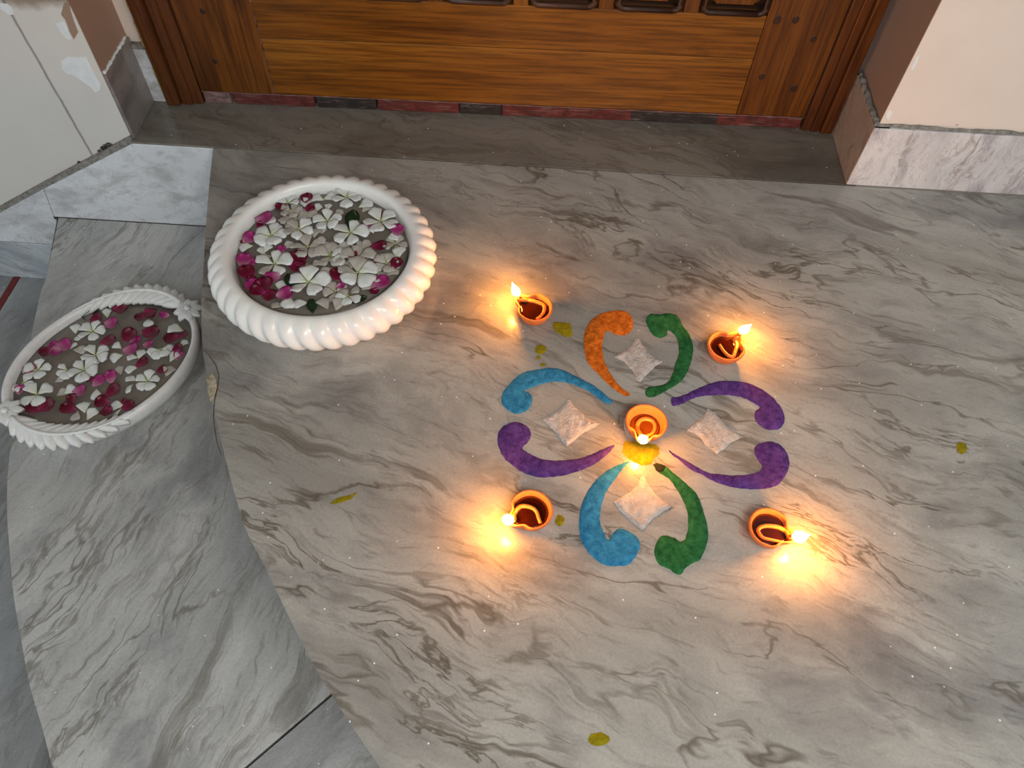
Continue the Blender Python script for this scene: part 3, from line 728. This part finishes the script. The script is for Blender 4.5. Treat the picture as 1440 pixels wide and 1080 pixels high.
# rim centre px, spout px, size, flame lean (m), flame length, radius, wick px path, oil level, label
lamps = [
 ((751.4, 432), (727, 417), 1.0, (-.0085, .006), .0235, .0070, crop([(330,400),(420,435),(540,470),(650,505),(705,545),(700,630),(650,700),(590,745)], 700, 380, 10.8), 'dark',
  'lit clay oil lamp at the back left of the powder design'),
 ((1022, 486), (1044, 467), 1.0, (.0105, .001), .0195, .0072, crop([(695,370),(670,430),(650,540),(620,650),(590,710),(530,690),(460,620),(410,540)], 970, 430, 9.82), 'dark',
  'lit clay oil lamp at the back right with thick wick standing in oil'),
 ((909, 594), (903, 619), 1.03, (.002, -.004), .017, .0074, crop([(440,540),(385,440),(400,360),(470,325),(560,350),(590,420),(560,490),(500,520)], 850, 550, 8.31), 'amber',
  'lit clay oil lamp in the middle of the powder design, wick coiled'),
 ((746.5, 717), (715, 735), 1.0, (-.009, -.002), .018, .0076, crop([(270,540),(310,430),(380,340),(450,310),(560,330),(630,385),(665,480),(690,550)], 690, 680, 9.82), 'dark',
  'lit clay oil lamp at the front left of the powder design'),
 ((1083.5, 742), (1117, 757), .97, (.012, -.003), .019, .0084, crop([(690,520),(620,480),(540,430),(420,410),(330,425),(300,470),(350,545),(450,575),(560,600)], 1030, 690, 8.31), 'dark',
  'lit clay oil lamp at the front right with wick looped in dark oil')]
for (c, sp, sc, lean, fl_, fr_, wp, oil, lbl) in lamps:
    pc = at(*c, .026*sc); ps = at(*sp, .028*sc)
    ang = math.atan2(ps.y-pc.y, ps.x-pc.x)
    z0 = .0 if oil == 'dark' else .0012
    t = empty('oil_lamp', (pc.x, pc.y, z0+.0002), ang); prop(t, lbl, 'oil lamp', 'clay oil lamps of the powder design')
    link('clay_cup', cup_mesh(sc), MM['clay'], t, True)
    zo = .0185*sc if oil == 'dark' else .0125*sc
    ro = .0248 if oil == 'dark' else .0220
    link('oil', disc_mesh('oil', lambda th: (ro+.0040*spout(th))*sc*(1-.10*math.exp(-((abs((th+PI) % (2*PI)-PI)-.62)/.28)**2)), zo, thick=.001), MM['oil' if oil == 'dark' else 'oil_clear'], t, True)
    ca, sa = math.cos(-ang), math.sin(-ang)
    def loc(px, z):
        p = at(*px, z+z0); dx, dy = p.x-pc.x, p.y-pc.y; return Vector((dx*ca-dy*sa, dx*sa+dy*ca, z))
    tip = Vector((.0345*sc, 0, .0305*sc))
    raw = [loc(p, zo+.0008) for p in wp[1:]]
    lim = ro*sc*.93
    raw = [p if p.to_2d().length < lim else Vector((*(p.to_2d().normalized()*lim), p.z)) for p in raw]
    path = smooth_path([tip, Vector((.0275*sc, 0, .0255*sc))]+raw, 5)
    npt = len(path)
    link('wick', tube_mesh('wick', path, [.0031*sc*(.80+.30*math.sin(PI*min(1, i/npt+.2))) for i in range(npt)], 8), MM['wick'], t, True)
    wk = link('wick_end', tube_mesh('wick_end', [tip-Vector((.006, 0, .003)), tip-Vector((.003, 0, .001)), tip+Vector((0, 0, .002))], [.0030, .0030, .0018], 8), MM['wick_red'], t, True)
    wk['label'] = 'red wick end'
    fm = link('flame', flame_mesh(( (lean[0]*ca-lean[1]*sa), (lean[0]*sa+lean[1]*ca)), fl_, fr_), MM['flame'], t, True)
    fm.location = tip+Vector((.0008, 0, .0005))

# ------------------------------------------------------------------ round fluted bowl
RB = Vector((-.342, .877, 0))
def fluted_bowl():
    prof = [(0, .0), (.128, .0), (.150, .0015), (.166, .0075), (.1775, .017), (.1845, .028), (.1870, .039), (.1848, .050), (.1785, .0595), (.1695, .0665),
            (.1610, .0700), (.1545, .0705), (.1500, .0685), (.1470, .0640), (.1445, .055), (.141, .044), (.133, .030), (.115, .018), (.08, .0135), (0, .0125)]
    wt = [0, 0, .5, .9, 1, 1, 1, 1, .9, .62, .28, .06, 0, 0, 0, 0, 0, 0, 0, 0]
    # refine
    pts = []; ws = []
    for i in range(len(prof)-1):
        for j in range(2):
            t = j/2; pts.append((prof[i][0]*(1-t)+prof[i+1][0]*t, prof[i][1]*(1-t)+prof[i+1][1]*t)); ws.append(wt[i]*(1-t)+wt[i+1]*t)
    pts.append(prof[-1]); ws.append(wt[-1])
    NF = 40; n = NF*10; v = []; f = []
    for i, ((r, z), w) in enumerate(zip(pts, ws)):
        for k in range(n):
            th = 2*PI*k/n
            tw = th+ .95*(z/.07-.5)*2*PI/NF
            b = abs(math.sin(NF*.5*tw))**.75
            rr = r+w*.0078*(b-.72)
            v.append((rr*math.cos(th), rr*math.sin(th), z+ (w*.0022*(b-.72) if z > .05 else 0)))
    for i in range(len(pts)-1):
        for k in range(n): f.append((i*n+k, i*n+(k+1) % n, (i+1)*n+(k+1) % n, (i+1)*n+k))
    me = mk('round_bowl', v, f); bm = bmesh.new(); bm.from_mesh(me); bmesh.ops.remove_doubles(bm, verts=bm.verts, dist=1e-7)
    bmesh.ops.recalc_face_normals(bm, faces=bm.faces); bm.to_mesh(me); bm.free(); return me
rb = link('round_bowl', fluted_bowl(), MM['resin'], None, True); rb.location = RB+Vector((0, 0, .0003))
prop(rb, 'round white stone bowl with fluted sides, on the platform', 'bowl')
WZ = .050
wa = link('water', disc_mesh('water', lambda th: .1412, WZ, 64, thick=.012), MM['water'], None, True); wa.location = RB
prop(wa, 'murky water filling the round fluted bowl', 'water')

# ------------------------------------------------------------------ oval bowl with carved feathers
OB = Vector((-.774, .786, ZS)); OT = .94; OA, OBb, ON = .181, .146, 2.12
def oval(th, off=0.0):
    c, s = math.cos(th), math.sin(th)
    a, b = OA+off, OBb+off
    return Vector((a*math.copysign(abs(c)**(2/ON), c), b*math.copysign(abs(s)**(2/ON), s), 0))
ob = empty('oval_bowl', OB+Vector((0, 0, .0003)), OT); prop(ob, 'oval white marble bowl with carved feathers and flowers, on the lower step', 'bowl')
def oval_mesh():
    prof = [(-.20, 0), (-.016, 0), (-.010, .0025), (-.004, .018), (0, .036), (-.0012, .0425), (-.006, .045), (-.0115, .0435), (-.0135, .039), (-.0155, .024), (-.022, .012), (-.04, .009), (-.20, .0085)]
    n = 128; v = []; f = []
    for off, z in prof:
        for k in range(n):
            th = 2*PI*k/n
            if off <= -.19: v.append((0, 0, z))
            else: p = oval(th, off); v.append((p.x, p.y, z))
    for i in range(len(prof)-1):
        for k in range(n): f.append((i*n+k, i*n+(k+1) % n, (i+1)*n+(k+1) % n, (i+1)*n+k))
    me = mk('bowl_body', v, f); bm = bmesh.new(); bm.from_mesh(me); bmesh.ops.remove_doubles(bm, verts=bm.verts, dist=1e-6)
    bmesh.ops.recalc_face_normals(bm, faces=bm.faces); bm.to_mesh(me); bm.free(); return me
link('bowl_body', oval_mesh(), MM['white_marble'], ob, True)
OWZ = .030
ow = link('water', disc_mesh('water', lambda th: oval(th, -.0152).length, 0, 96, thick=.010), MM['water'], None, True)
# superellipse angle differs from polar angle: rebuild the rim on the true outline
me = ow.data
for i, v in enumerate(me.vertices):
    if i == 0: continue
    j, k = divmod(i-1, 96); q = (.5, .85, 1.0, .97)[j]; p = oval(2*PI*k/96, -.0152)*q; v.co.x, v.co.y = p.x, p.y
ow.location = OB+Vector((0, 0, OWZ)); ow.rotation_euler = (0, 0, OT)
prop(ow, 'murky water filling the oval bowl', 'water')
def feather(flip):
    rot = Matrix.Rotation(PI if flip else 0, 4, 'Z')
    a0, a1 = -.02, 1.42
    def spine(t): return oval(a0+(a1-a0)*t, -.0065)
    def frame(t):
        p = spine(t); q = spine(min(1, t+.01)); r_ = spine(max(0, t-.01)); tg = (q-r_).normalized(); nn = Vector((tg.y, -tg.x, 0)); return p, tg, nn   # nn outward
    pts = []; rad = []
    for i in range(31):
        t = i/30; p, tg, nn = frame(t); pts.append(rot @ (p+Vector((0, 0, .0525-.007*t)))); rad.append(.0042*(1-.65*t))
    root = link('carved_feather', tube_mesh('carved_feather', pts, rad, 8), MM['white_marble'], ob, True)
    nb = 11
    for s in (1, -1):
        for k in range(nb):
            t0 = k/nb*.93+.01
            w = (.0265 if s > 0 else .0325)*(math.sin(PI*min(1, (t0*.72+.26)))**.8)*(1-.25*t0)
            if w < .004: continue
            sweep = .019 if s > 0 else .028
            width = .0275*(1-.2*t0)
            p, tg, nn = frame(t0)
            V = []; F = []
            m_ = 5
            for i in range(m_+1):
                u = i/m_
                c = p + nn*s*(w*u) + tg*(sweep*u**1.1)
                zz = .0505-.006*t0-(.009 if s > 0 else .008)*u**1.6
                hw_ = width*.5*(1-u**4.5)*.97+.0005
                for a, dz in ((-1, -.0030), (-.5, .0002), (.05, .0020), (.5, .0010), (1, -.0030)):
                    V.append(rot @ (c+tg*(a*hw_)+Vector((0, 0, zz+dz))))
                for a in (1, -1): V.append(rot @ (c+tg*(a*hw_*.9)+Vector((0, 0, zz-.007))))
            for i in range(m_):
                a = i*7; b = a+7
                for j in range(7): F.append((a+j, a+(j+1) % 7, b+(j+1) % 7, b+j))
            F.append(tuple(range(7))); F.append(tuple(m_*7+j for j in range(7))[::-1])
            bm = bmesh.new(); bm.from_mesh(mk('tmp', V, F)); me_ = bm_mesh('barb', bm)
            link('barb', me_, MM['white_marble'], root, True)
    # carved flower at the quill end
    fc = rot @ (oval(-.165, -.004)+Vector((0, 0, .046)))
    bm = bmesh.new(); bmesh.ops.create_uvsphere(bm, u_segments=14, v_segments=8, radius=.0058)
    for v in bm.verts: v.co = Vector((v.co.x, v.co.y, v.co.z*.7+.0065))+fc
    fo = link('carved_flower', bm_mesh('carved_flower', bm), MM['white_marble'], ob, True)
    for k in range(8):
        a = 2*PI*k/8+.2; d = Vector((math.cos(a), math.sin(a), 0)); n = Vector((-d.y, d.x, 0)); V = []; F = []
        L = .0255
        for i in range(6):
            u = i/5; hw_ = .0100*math.sin(PI*min(.999, .18+u*.82))**.9; c = fc+d*(.003+L*u); zz = .004+.0025*math.sin(PI*u)-.0045*u
            for q, dz in ((-1, -.001), (-.5, .0012), (0, .0002), (.5, .0012), (1, -.001)): V.append(c+n*(q*hw_)+Vector((0, 0, zz+dz)))
            for q in (1, -1): V.append(c+n*(q*hw_*.85)+Vector((0, 0, zz-.007)))
        for i in range(5):
            a_ = i*7; b = a_+7
            for j in range(7): F.append((a_+j, a_+(j+1) % 7, b+(j+1) % 7, b+j))
        F.append(tuple(range(7))); F.append(tuple(35+j for j in range(7))[::-1])
        bm = bmesh.new(); bm.from_mesh(mk('tmp', V, F)); link('petal', bm_mesh('petal', bm), MM['white_marble'], fo, True)
feather(False); feather(True)

# ------------------------------------------------------------------ flowers, petals and leaves on the water
def sheet(name, outline, zf, nl=7, nw=5, thick=.0006):
    """outline(u) -> (y_left, y_right) for u in 0..1; zf(u, w) height; closed two-sided petal of unit length"""
    top = []
    for i in range(nl+1):
        u = i/nl; a, b = outline(u)
        for j in range(nw+1):
            w = j/nw; top.append((u, a+(b-a)*w, zf(u, 2*w-1)))
    N = len(top); v = [Vector(p) for p in top]+[Vector(p)-Vector((0, 0, thick/.025)) for p in top]; f = []
    st_ = nw+1
    for i in range(nl):
        for j in range(nw):
            a = i*st_+j; f.append((a, a+st_, a+st_+1, a+1)); f.append((N+a, N+a+1, N+a+st_+1, N+a+st_))
    rim = [j for j in range(st_)]+[i*st_+nw for i in range(1, nl+1)]+[nl*st_+j for j in range(nw-1, -1, -1)]+[i*st_ for i in range(nl-1, 0, -1)]
    for q in range(len(rim)):
        a, b = rim[q], rim[(q+1) % len(rim)]; f.append((a, b, N+b, N+a))
    return mk(name, v, f)
def scaled(me, s, name):
    m2 = me.copy(); m2.name = name
    for v in m2.vertices: v.co *= s
    return m2
def win_outline(sk, wid):
    def o(u):
        h = wid*1.12*min(1.0, (u/.66))**.95
        e = math.sqrt(max(0, 1-max(0, (u-.66)/.34)**2.6)) if u > .66 else 1
        h = h*max(e, .02)+.010
        return (-h*(1-sk)-.02*u, h*(1+sk)-.02*u)
    return o
PET = {}
for key, mat in (('white', 'white_pet'), ('soaked', 'soaked')):
    PET[key] = []
    for i, (sk, wid, cup, tw) in enumerate(((.10, .36, .05, .10), (.16, .39, .09, -.06), (.05, .34, .03, .16), (.13, .41, .12, .05))):
        me = sheet('petal', win_outline(sk, wid), lambda u, w, cup=cup, tw=tw: cup*math.sin(PI*u)*1.1+tw*w*u*.6-.06*w*w*u+.03*math.sin(9*u+3*w))
        me.materials.append(MM[mat]); me.polygons.foreach_set('use_smooth', [True]*len(me.polygons))
        PET[key].append(scaled(me, .025, 'petal'))
def rose_outline(wid):
    def o(u):
        h = wid*(math.sin(PI*(.08+.60*u))**.85)*math.sqrt(max(.0004, 1-max(0, (u-.62)/.38)**2.6)); return (-h, h)
    return o
for key, mat in (('dark', 'rose_dark'), ('pink', 'rose_pink')):
    PET[key] = []
    for i, (wid, cup, curl) in enumerate(((.46, .20, .10), (.52, .26, -.05), (.42, .14, .16), (.50, .32, .05))):
        me = sheet('petal', rose_outline(wid), lambda u, w, cup=cup, curl=curl: cup*(w*w*.55+(u-.45)**2*1.3)+curl*max(0, u-.7)*1.5*(1 if w > 0 else -.4)+.015*math.sin(7*u+5*w), 8, 6)
        me.materials.append(MM[mat]); me.polygons.foreach_set('use_smooth', [True]*len(me.polygons))
        PET[key].append(scaled(me, .025, 'petal'))
bm = bmesh.new(); bmesh.ops.create_uvsphere(bm, u_segments=8, v_segments=6, radius=.0015)
EYE = bm_mesh('flower_eye', bm); EYE.materials.append(MM['pistil'])

BOWLS = {'round': (RB, WZ, .1418), 'oval': (OB+Vector((0, 0, OWZ)), OB.z+OWZ, .150)}
used_labels = {}
def where(bowl, p):
    c = BOWLS[bowl][0]; d = (p-c).to_2d(); r = d.length/BOWLS[bowl][2]
    if bowl == 'oval':
        q = Matrix.Rotation(-OT, 2) @ d; r = math.hypot(q.x/(OA-.015), q.y/(OBb-.015))
    ang = math.degrees(math.atan2(d.x, d.y)) % 360       # clockwise from the door side
    h2 = int(round(ang/15)) % 24; h = h2//2 or 12
    words = ['', 'one', 'two', 'three', 'four', 'five', 'six', 'seven', 'eight', 'nine', 'ten', 'eleven', 'twelve']
    clock = (words[h]+" o'clock") if h2 % 2 == 0 else ('half past '+words[h])
    ring = 'against the rim' if r > .86 else 'near the rim' if r > .64 else 'midway out' if r > .34 else 'near the middle'
    return ring+' at '+clock+' in '+bowl+' bowl'
def unique(base, bowl, p):
    s = base+' '+where(bowl, p)
    used_labels.setdefault(s, []).append(p.copy())
    return s
zstack = {'round': 0, 'oval': 0}
def base_z(bowl, low=False):
    zstack[bowl] += 1
    return (.0004 if low else .0012)+(zstack[bowl] % 7)*.0003
def surf(bowl, px, dz=.001):
    return at(*px, BOWLS[bowl][1]+dz)
def put(bowl, px, lim=.0):
    """point on the water, kept clear of the bowl wall"""
    p = surf(bowl, px); c = BOWLS[bowl][0]; d = (p-c).to_2d()
    if bowl == 'round':
        R = .1385-lim
        if d.length > R: d = d.normalized()*R
    else:
        q = Matrix.Rotation(-OT, 2) @ d; a, b = OA-.019-lim, OBb-.019-lim; r = math.hypot(q.x/a, q.y/b)
        if r > 1: q = q/r
        d = Matrix.Rotation(OT, 2) @ q
    return Vector((c.x+d.x, c.y+d.y, p.z))
def img_dir(bowl, px, deg):
    """world heading of an image direction (degrees, 0 = right, 90 = up)"""
    a = surf(bowl, px); b = surf(bowl, (px[0]+8*math.cos(math.radians(deg)), px[1]-8*math.sin(math.radians(deg))))
    return math.atan2(b.y-a.y, b.x-a.x)
def flower(bowl, px, rpx, rot, kind='white', petals=5, spread=360, note='', soak=()):
    p = put(bowl, px, .006); h = img_dir(bowl, px, rot)
    t = empty('periwinkle_flower', (p.x, p.y, BOWLS[bowl][1]+base_z(bowl, kind == 'soaked')+(.0030 if kind == 'white' else .0006)), h)
    r = random.Random(int(px[0]*7+px[1]))
    base = note or ('open white periwinkle flower' if kind == 'white' else 'waterlogged greyish flower')
    prop(t, unique(base, bowl, p), 'flower', 'flowers floating in the '+bowl+' bowl')
    s = rpx*.00117/.025
    for k in range(petals):
        o = bpy.data.objects.new('petal', r.choice(PET['soaked' if (kind == 'soaked' or k in soak) else 'white'])); C.objects.link(o); o.parent = t
        a = 2*PI*k/5 if spread == 360 else math.radians(spread)*(k/(max(1, petals-1))-.5)
        o.rotation_euler = (r.uniform(-.22, .22), r.uniform(-.26, -.02), a+r.uniform(-.09, .09))
        sc = s*r.uniform(.90, 1.06); o.scale = (sc, sc*r.uniform(.92, 1.1), sc)
        o.location = (.0012*math.cos(a), .0012*math.sin(a), .0004*(k % 2))
    e = bpy.data.objects.new('flower_eye', EYE); C.objects.link(e); e.parent = t; e.location = (0, 0, .0012)
    return t
def petal(bowl, px, lpx, deg, kind, note='', tilt=0.0, roll=0.0, narrow=1.0):
    r = random.Random(int(px[0]*13+px[1]*3)); h = img_dir(bowl, px, deg)
    L = lpx*.00117
    p = put(bowl, px, L*.42); p = p-Vector((math.cos(h), math.sin(h), 0))*L*.5
    nm = 'rose_petal' if kind in ('dark', 'pink') else 'white_petal'
    o = bpy.data.objects.new(nm, r.choice(PET[kind])); C.objects.link(o)
    o.location = (p.x, p.y, BOWLS[bowl][1]+base_z(bowl, kind == 'soaked')+(.0018 if kind in ('dark', 'pink') else .0004)); o.rotation_euler = (roll or r.uniform(-.15, .15), -tilt if tilt else r.uniform(-.18, 0.0), h)
    s = L/.025; o.scale = (s, s*narrow, s)
    base = note or {'dark': 'dark crimson rose petal', 'pink': 'magenta pink rose petal', 'white': 'loose white petal', 'soaked': 'limp greyish white petal'}[kind]
    c = Vector((p.x+math.cos(h)*L*.5, p.y+math.sin(h)*L*.5, p.z))
    prop(o, unique(base, bowl, c), 'petal', {'dark': 'rose petals', 'pink': 'rose petals', 'white': 'loose white petals', 'soaked': 'loose white petals'}[kind]+' in the '+bowl+' bowl')
    return o
LEAF = sheet('leaf', lambda u: (-.30*math.sin(PI*min(.98, u*.95+.04))**.8, .30*math.sin(PI*min(.98, u*.95+.04))**.8), lambda u, w: .10*w*w+.06*math.sin(PI*u), 8, 4)
LEAF.materials.append(MM['leaf']); LEAF = scaled(LEAF, .025, 'leaf'); LEAF.polygons.foreach_set('use_smooth', [True]*len(LEAF.polygons))
def leaf(bowl, px, lpx, deg, note):
    h = img_dir(bowl, px, deg); L = lpx*.00117; p = put(bowl, px, L*.5)-Vector((math.cos(h), math.sin(h), 0))*L*.5
    t = bpy.data.objects.new('green_leaf', LEAF); C.objects.link(t); t.location = (p.x, p.y, BOWLS[bowl][1]+.0008); t.rotation_euler = (.1, -.04, h)
    s = L/.025; t.scale = (s, s, s)
    return prop(t, note, 'leaf')
def stem(bowl, a, b, note, w=.0011):
    p, q = put(bowl, a, .004), put(bowl, b, .004); c = (p+q)/2; z = BOWLS[bowl][1]
    mid = c+Vector((.0015, .001, .0015))
    pts = smooth_path([p-c, mid-c, q-c], 5)
    o = link('flower_stem', tube_mesh('flower_stem', pts, w, 6), MM['stem'], None, True); o.location = (c.x, c.y, z+.0022)
    return prop(o, note, 'stem')

R_, O_ = 'round', 'oval'
# --- round bowl, waterlogged things first (they lie lowest)
leaf(R_, (496, 310), 36, 75, 'dark green leaf standing out behind the white flowers of the round bowl')
leaf(R_, (408, 396), 26, 100, 'dark green leaf beside the large front flower of the round bowl')
leaf(R_, (439, 431), 24, 95, 'dark green leaf poking out at the front rim of the round bowl')
leaf(R_, (506, 423), 22, 20, 'dark green leaf sliver at the front right rim of the round bowl')
for px, r, rot, kw in (((417, 310), 24, 30, {}), ((433, 348), 25, 20, {}), ((465, 360), 24, 80, {}), ((503, 363), 25, 10, {}), ((544, 372), 19, 60, {}), ((410, 298), 17, 0, {}), ((556, 343), 18, 140, {}), ((472, 410), 18, 35, {})):
    flower(R_, px, r, rot, 'soaked', **kw)
for px, L, deg in (((438, 302), 20, 0), ((515, 293), 19, 40), ((515, 344), 20, 60), ((461, 383), 22, 200), ((457, 428), 22, 120), ((477, 429), 22, 60), ((552, 384), 20, 20), ((390, 429), 18, 170), ((424, 299), 18, 90), ((529, 393), 18, -30), ((444, 328), 20, 70), ((450, 340), 18, 10), ((375, 362), 18, 200), ((476, 300), 16, 30), ((500, 407), 18, 240), ((452, 322), 17, 300), ((482, 346), 19, 20), ((520, 357), 18, 200), ((405, 347), 18, 30), ((430, 375), 17, 260), ((540, 388), 18, 150), ((516, 405), 17, 20), ((400, 312), 17, 120), ((508, 345), 18, 100), ((445, 372), 18, 30)):
    petal(R_, px, L, deg, 'soaked')
for px, L, deg, kd in (((429, 273), 19, 80, 'dark'), ((395, 294), 17, 180, 'dark'), ((360, 305), 26, 10, 'pink'), ((366, 318), 13, 60, 'dark'), ((348, 337), 22, 45, 'pink'), ((329, 341), 9, 200, 'dark'), ((437, 296), 15, 30, 'dark'),
        ((520, 327), 15, 80, 'pink'), ((567, 325), 20, 90, 'pink'), ((539, 305), 14, 80, 'dark'), ((534, 349), 22, 10, 'dark'), ((497, 361), 16, 250, 'dark'), ((532, 367), 13, 40, 'dark'),
        ((337, 370), 24, 80, 'pink'), ((353, 373), 17, 30, 'pink'), ((338, 390), 26, 120, 'dark'), ((354, 397), 18, 80, 'dark'), ((354, 406), 24, 150, 'pink'), ((361, 414), 20, 160, 'dark'), ((372, 405), 27, 95, 'dark'), ((380, 418), 24, -30, 'dark'),
        ((384, 393), 22, 190, 'pink'), ((396, 354), 16, 70, 'pink'), ((421, 366), 28, 100, 'dark'), ((419, 378), 26, -20, 'dark'), ((402, 417), 24, 20, 'pink'), ((474, 389), 22, 100, 'dark'), ((537, 402), 28, 40, 'pink'), ((558, 374), 20, 60, 'dark'), ((480, 404), 14, 10, 'pink'), ((527, 413), 14, 220, 'dark')):
    petal(R_, px, L, deg, kd)
for px, L, deg, nt in (((432, 284), 21, 200, ''), ((446, 272), 21, 170, ''), ((466, 272), 21, 10, ''), ((521, 282), 23, 20, ''), ((381, 310), 21, 260, ''), ((341, 347), 20, 190, ''), ((369, 353), 18, 120, ''), ((376, 350), 17, 50, ''),
        ((396, 403), 22, 85, ''), ((406, 428), 22, 250, ''), ((423, 428), 22, 190, ''), ((474, 368), 24, 0, ''), ((562, 357), 24, 70, ''), ((552, 335), 19, 10, ''), ((447, 293), 16, 60, ''), ((462, 292), 14, 70, ''), ((478, 357), 22, 150, ''), ((461, 348), 18, 90, '')):
    petal(R_, px, L, deg, 'white', nt)
flower(R_, (404, 286), 17, 60, 'white', 3, 150, 'half folded white flower')
flower(R_, (490, 418), 17, 250, 'white', 3, 150, 'half folded white flower')
for px, r, rot, kw in (((382, 333), 25, 65, {}), ((421, 325), 23, 40, dict(soak=(1, 2))), ((488, 280), 23, 40, {}), ((461, 313), 21, 85, {}), ((535, 314), 27, 30, {}), ((493, 330), 26, 60, {}), ((386, 373), 26, 70, dict(soak=(2,))), ((434, 399), 29, 75, {}), ((503, 386), 29, 15, dict(soak=(1, 2)))):
    flower(R_, px, r, rot, 'white', **kw)
stem(R_, (497, 296), (506, 320), 'pale green stem lying over the dark leaf in the round bowl')
stem(R_, (466, 347), (464, 368), 'short green stem upright among flowers in the middle of the round bowl', .0015)
stem(R_, (548, 344), (558, 362), 'brownish stem near the right rim of the round bowl', .0014)
# --- oval bowl
for px, L, deg in (((87, 552), 18, 30), ((107, 585), 20, 250), ((169, 521), 18, 100), ((112, 492), 22, 0), ((251, 524), 22, 60), ((84, 536), 14, 20)):
    petal(O_, px, L, deg, 'soaked')
for px, L, deg, kd in (((67, 497), 22, 200, 'dark'), ((93, 488), 24, 30, 'pink'), ((80, 497), 20, 250, 'pink'), ((78, 487), 16, 150, 'pink'), ((32, 522), 22, 10, 'pink'), ((26, 552), 16, 80, 'pink'),
        ((115, 553), 22, 20, 'pink'), ((103, 563), 17, 110, 'dark'), ((98, 577), 24, 160, 'dark'), ((69, 574), 26, 25, 'dark'), ((48, 577), 22, 150, 'dark'), ((140, 538), 22, 45, 'pink'), ((124, 534), 20, 150, 'dark'),
        ((138, 451), 20, 30, 'dark'), ((158, 457), 23, 10, 'pink'), ((171, 437), 24, 5, 'dark'), ((212, 445), 26, -25, 'dark'), ((199, 448), 20, 200, 'dark'), ((232, 445), 17, 170, 'pink'), ((214, 471), 28, 10, 'dark'), ((184, 475), 26, 60, 'dark'), ((192, 481), 20, 10, 'pink'),
        ((186, 494), 26, 10, 'pink'), ((154, 482), 26, 20, 'dark'), ((242, 478), 24, 190, 'dark'), ((259, 474), 18, 10, 'dark'), ((210, 487), 18, 10, 'pink'), ((252, 493), 18, 30, 'dark'), ((260, 501), 17, 60, 'pink'),
        ((230, 522), 17, 30, 'dark'), ((201, 512), 22, 40, 'dark'), ((158, 532), 23, 95, 'pink'), ((163, 553), 25, 40, 'dark'), ((146, 568), 22, 170, 'dark'), ((153, 582), 20, 250, 'dark'), ((185, 578), 20, 30, 'dark'), ((176, 566), 10, 40, 'dark')):
    petal(O_, px, L, deg, kd)
for px, L, deg, nt in (((151, 441), 19, 90, ''), ((209, 455), 20, 270, ''), ((203, 469), 12, 60, ''), ((266, 482), 16, 40, ''), ((245, 503), 21, 50, ''), ((164, 502), 21, 200, ''), ((166, 487), 17, 150, ''), ((186, 519), 22, 200, ''), ((186, 533), 21, 170, ''),
        ((183, 548), 20, 240, ''), ((136, 555), 22, 270, ''), ((100, 551), 20, 25, ''), ((119, 573), 22, 95, ''), ((129, 583), 22, 50, ''), ((166, 570), 22, 180, ''), ((165, 583), 20, 230, ''), ((199, 499), 19, 60, ''), ((187, 503), 18, 180, ''), ((108, 464), 19, 80, ''), ((109, 476), 12, 270, ''), ((104, 487), 14, 40, ''), ((248, 464), 26, 170, '')):
    petal(O_, px, L, deg, 'white', nt, narrow=.6 if (px[0], px[1]) in ((183, 548), (104, 487), (165, 583)) else 1)
flower(O_, (96, 522), 17, 200, 'white', 3, 130, 'half folded white flower')
flower(O_, (227, 493), 20, 270, 'white', 4, 170, 'half open white flower')
flower(O_, (34, 541), 18, -20, 'white', 3, 200, 'half open white flower')
flower(O_, (54, 557), 24, 60, 'white', 4, 290, 'spread four petalled white flower')
for px, r, rot, kw in (((54, 522), 21, 70, {}), ((119, 522), 25, 130, {}), ((135, 501), 23, 40, {}), ((131, 468), 21, 55, {}), ((209, 538), 19, 70, {})):
    flower(O_, px, r, rot, 'white', **kw)
stem(O_, (216, 543), (229, 547), 'short green stem right of the front white flower in the oval bowl')
stem(O_, (68, 564), (100, 561), 'thin brown stem lying along the front left of the oval bowl')

# things that would share a label are told apart by their distance from the camera
twins = {}
for o in C.objects:
    if o.parent is None and 'label' in o.keys() and ' bowl' in o['label']: twins.setdefault(o['label'], []).append(o)
for lab, os_ in twins.items():
    if len(os_) < 2: continue
    os_.sort(key=lambda q: q.location.y)
    words = ['nearer', 'farther'] if len(os_) == 2 else ['nearest', 'second nearest', 'farthest', 'very farthest'][:len(os_)]
    for o, wd in zip(os_, words): o['label'] = wd+' '+lab
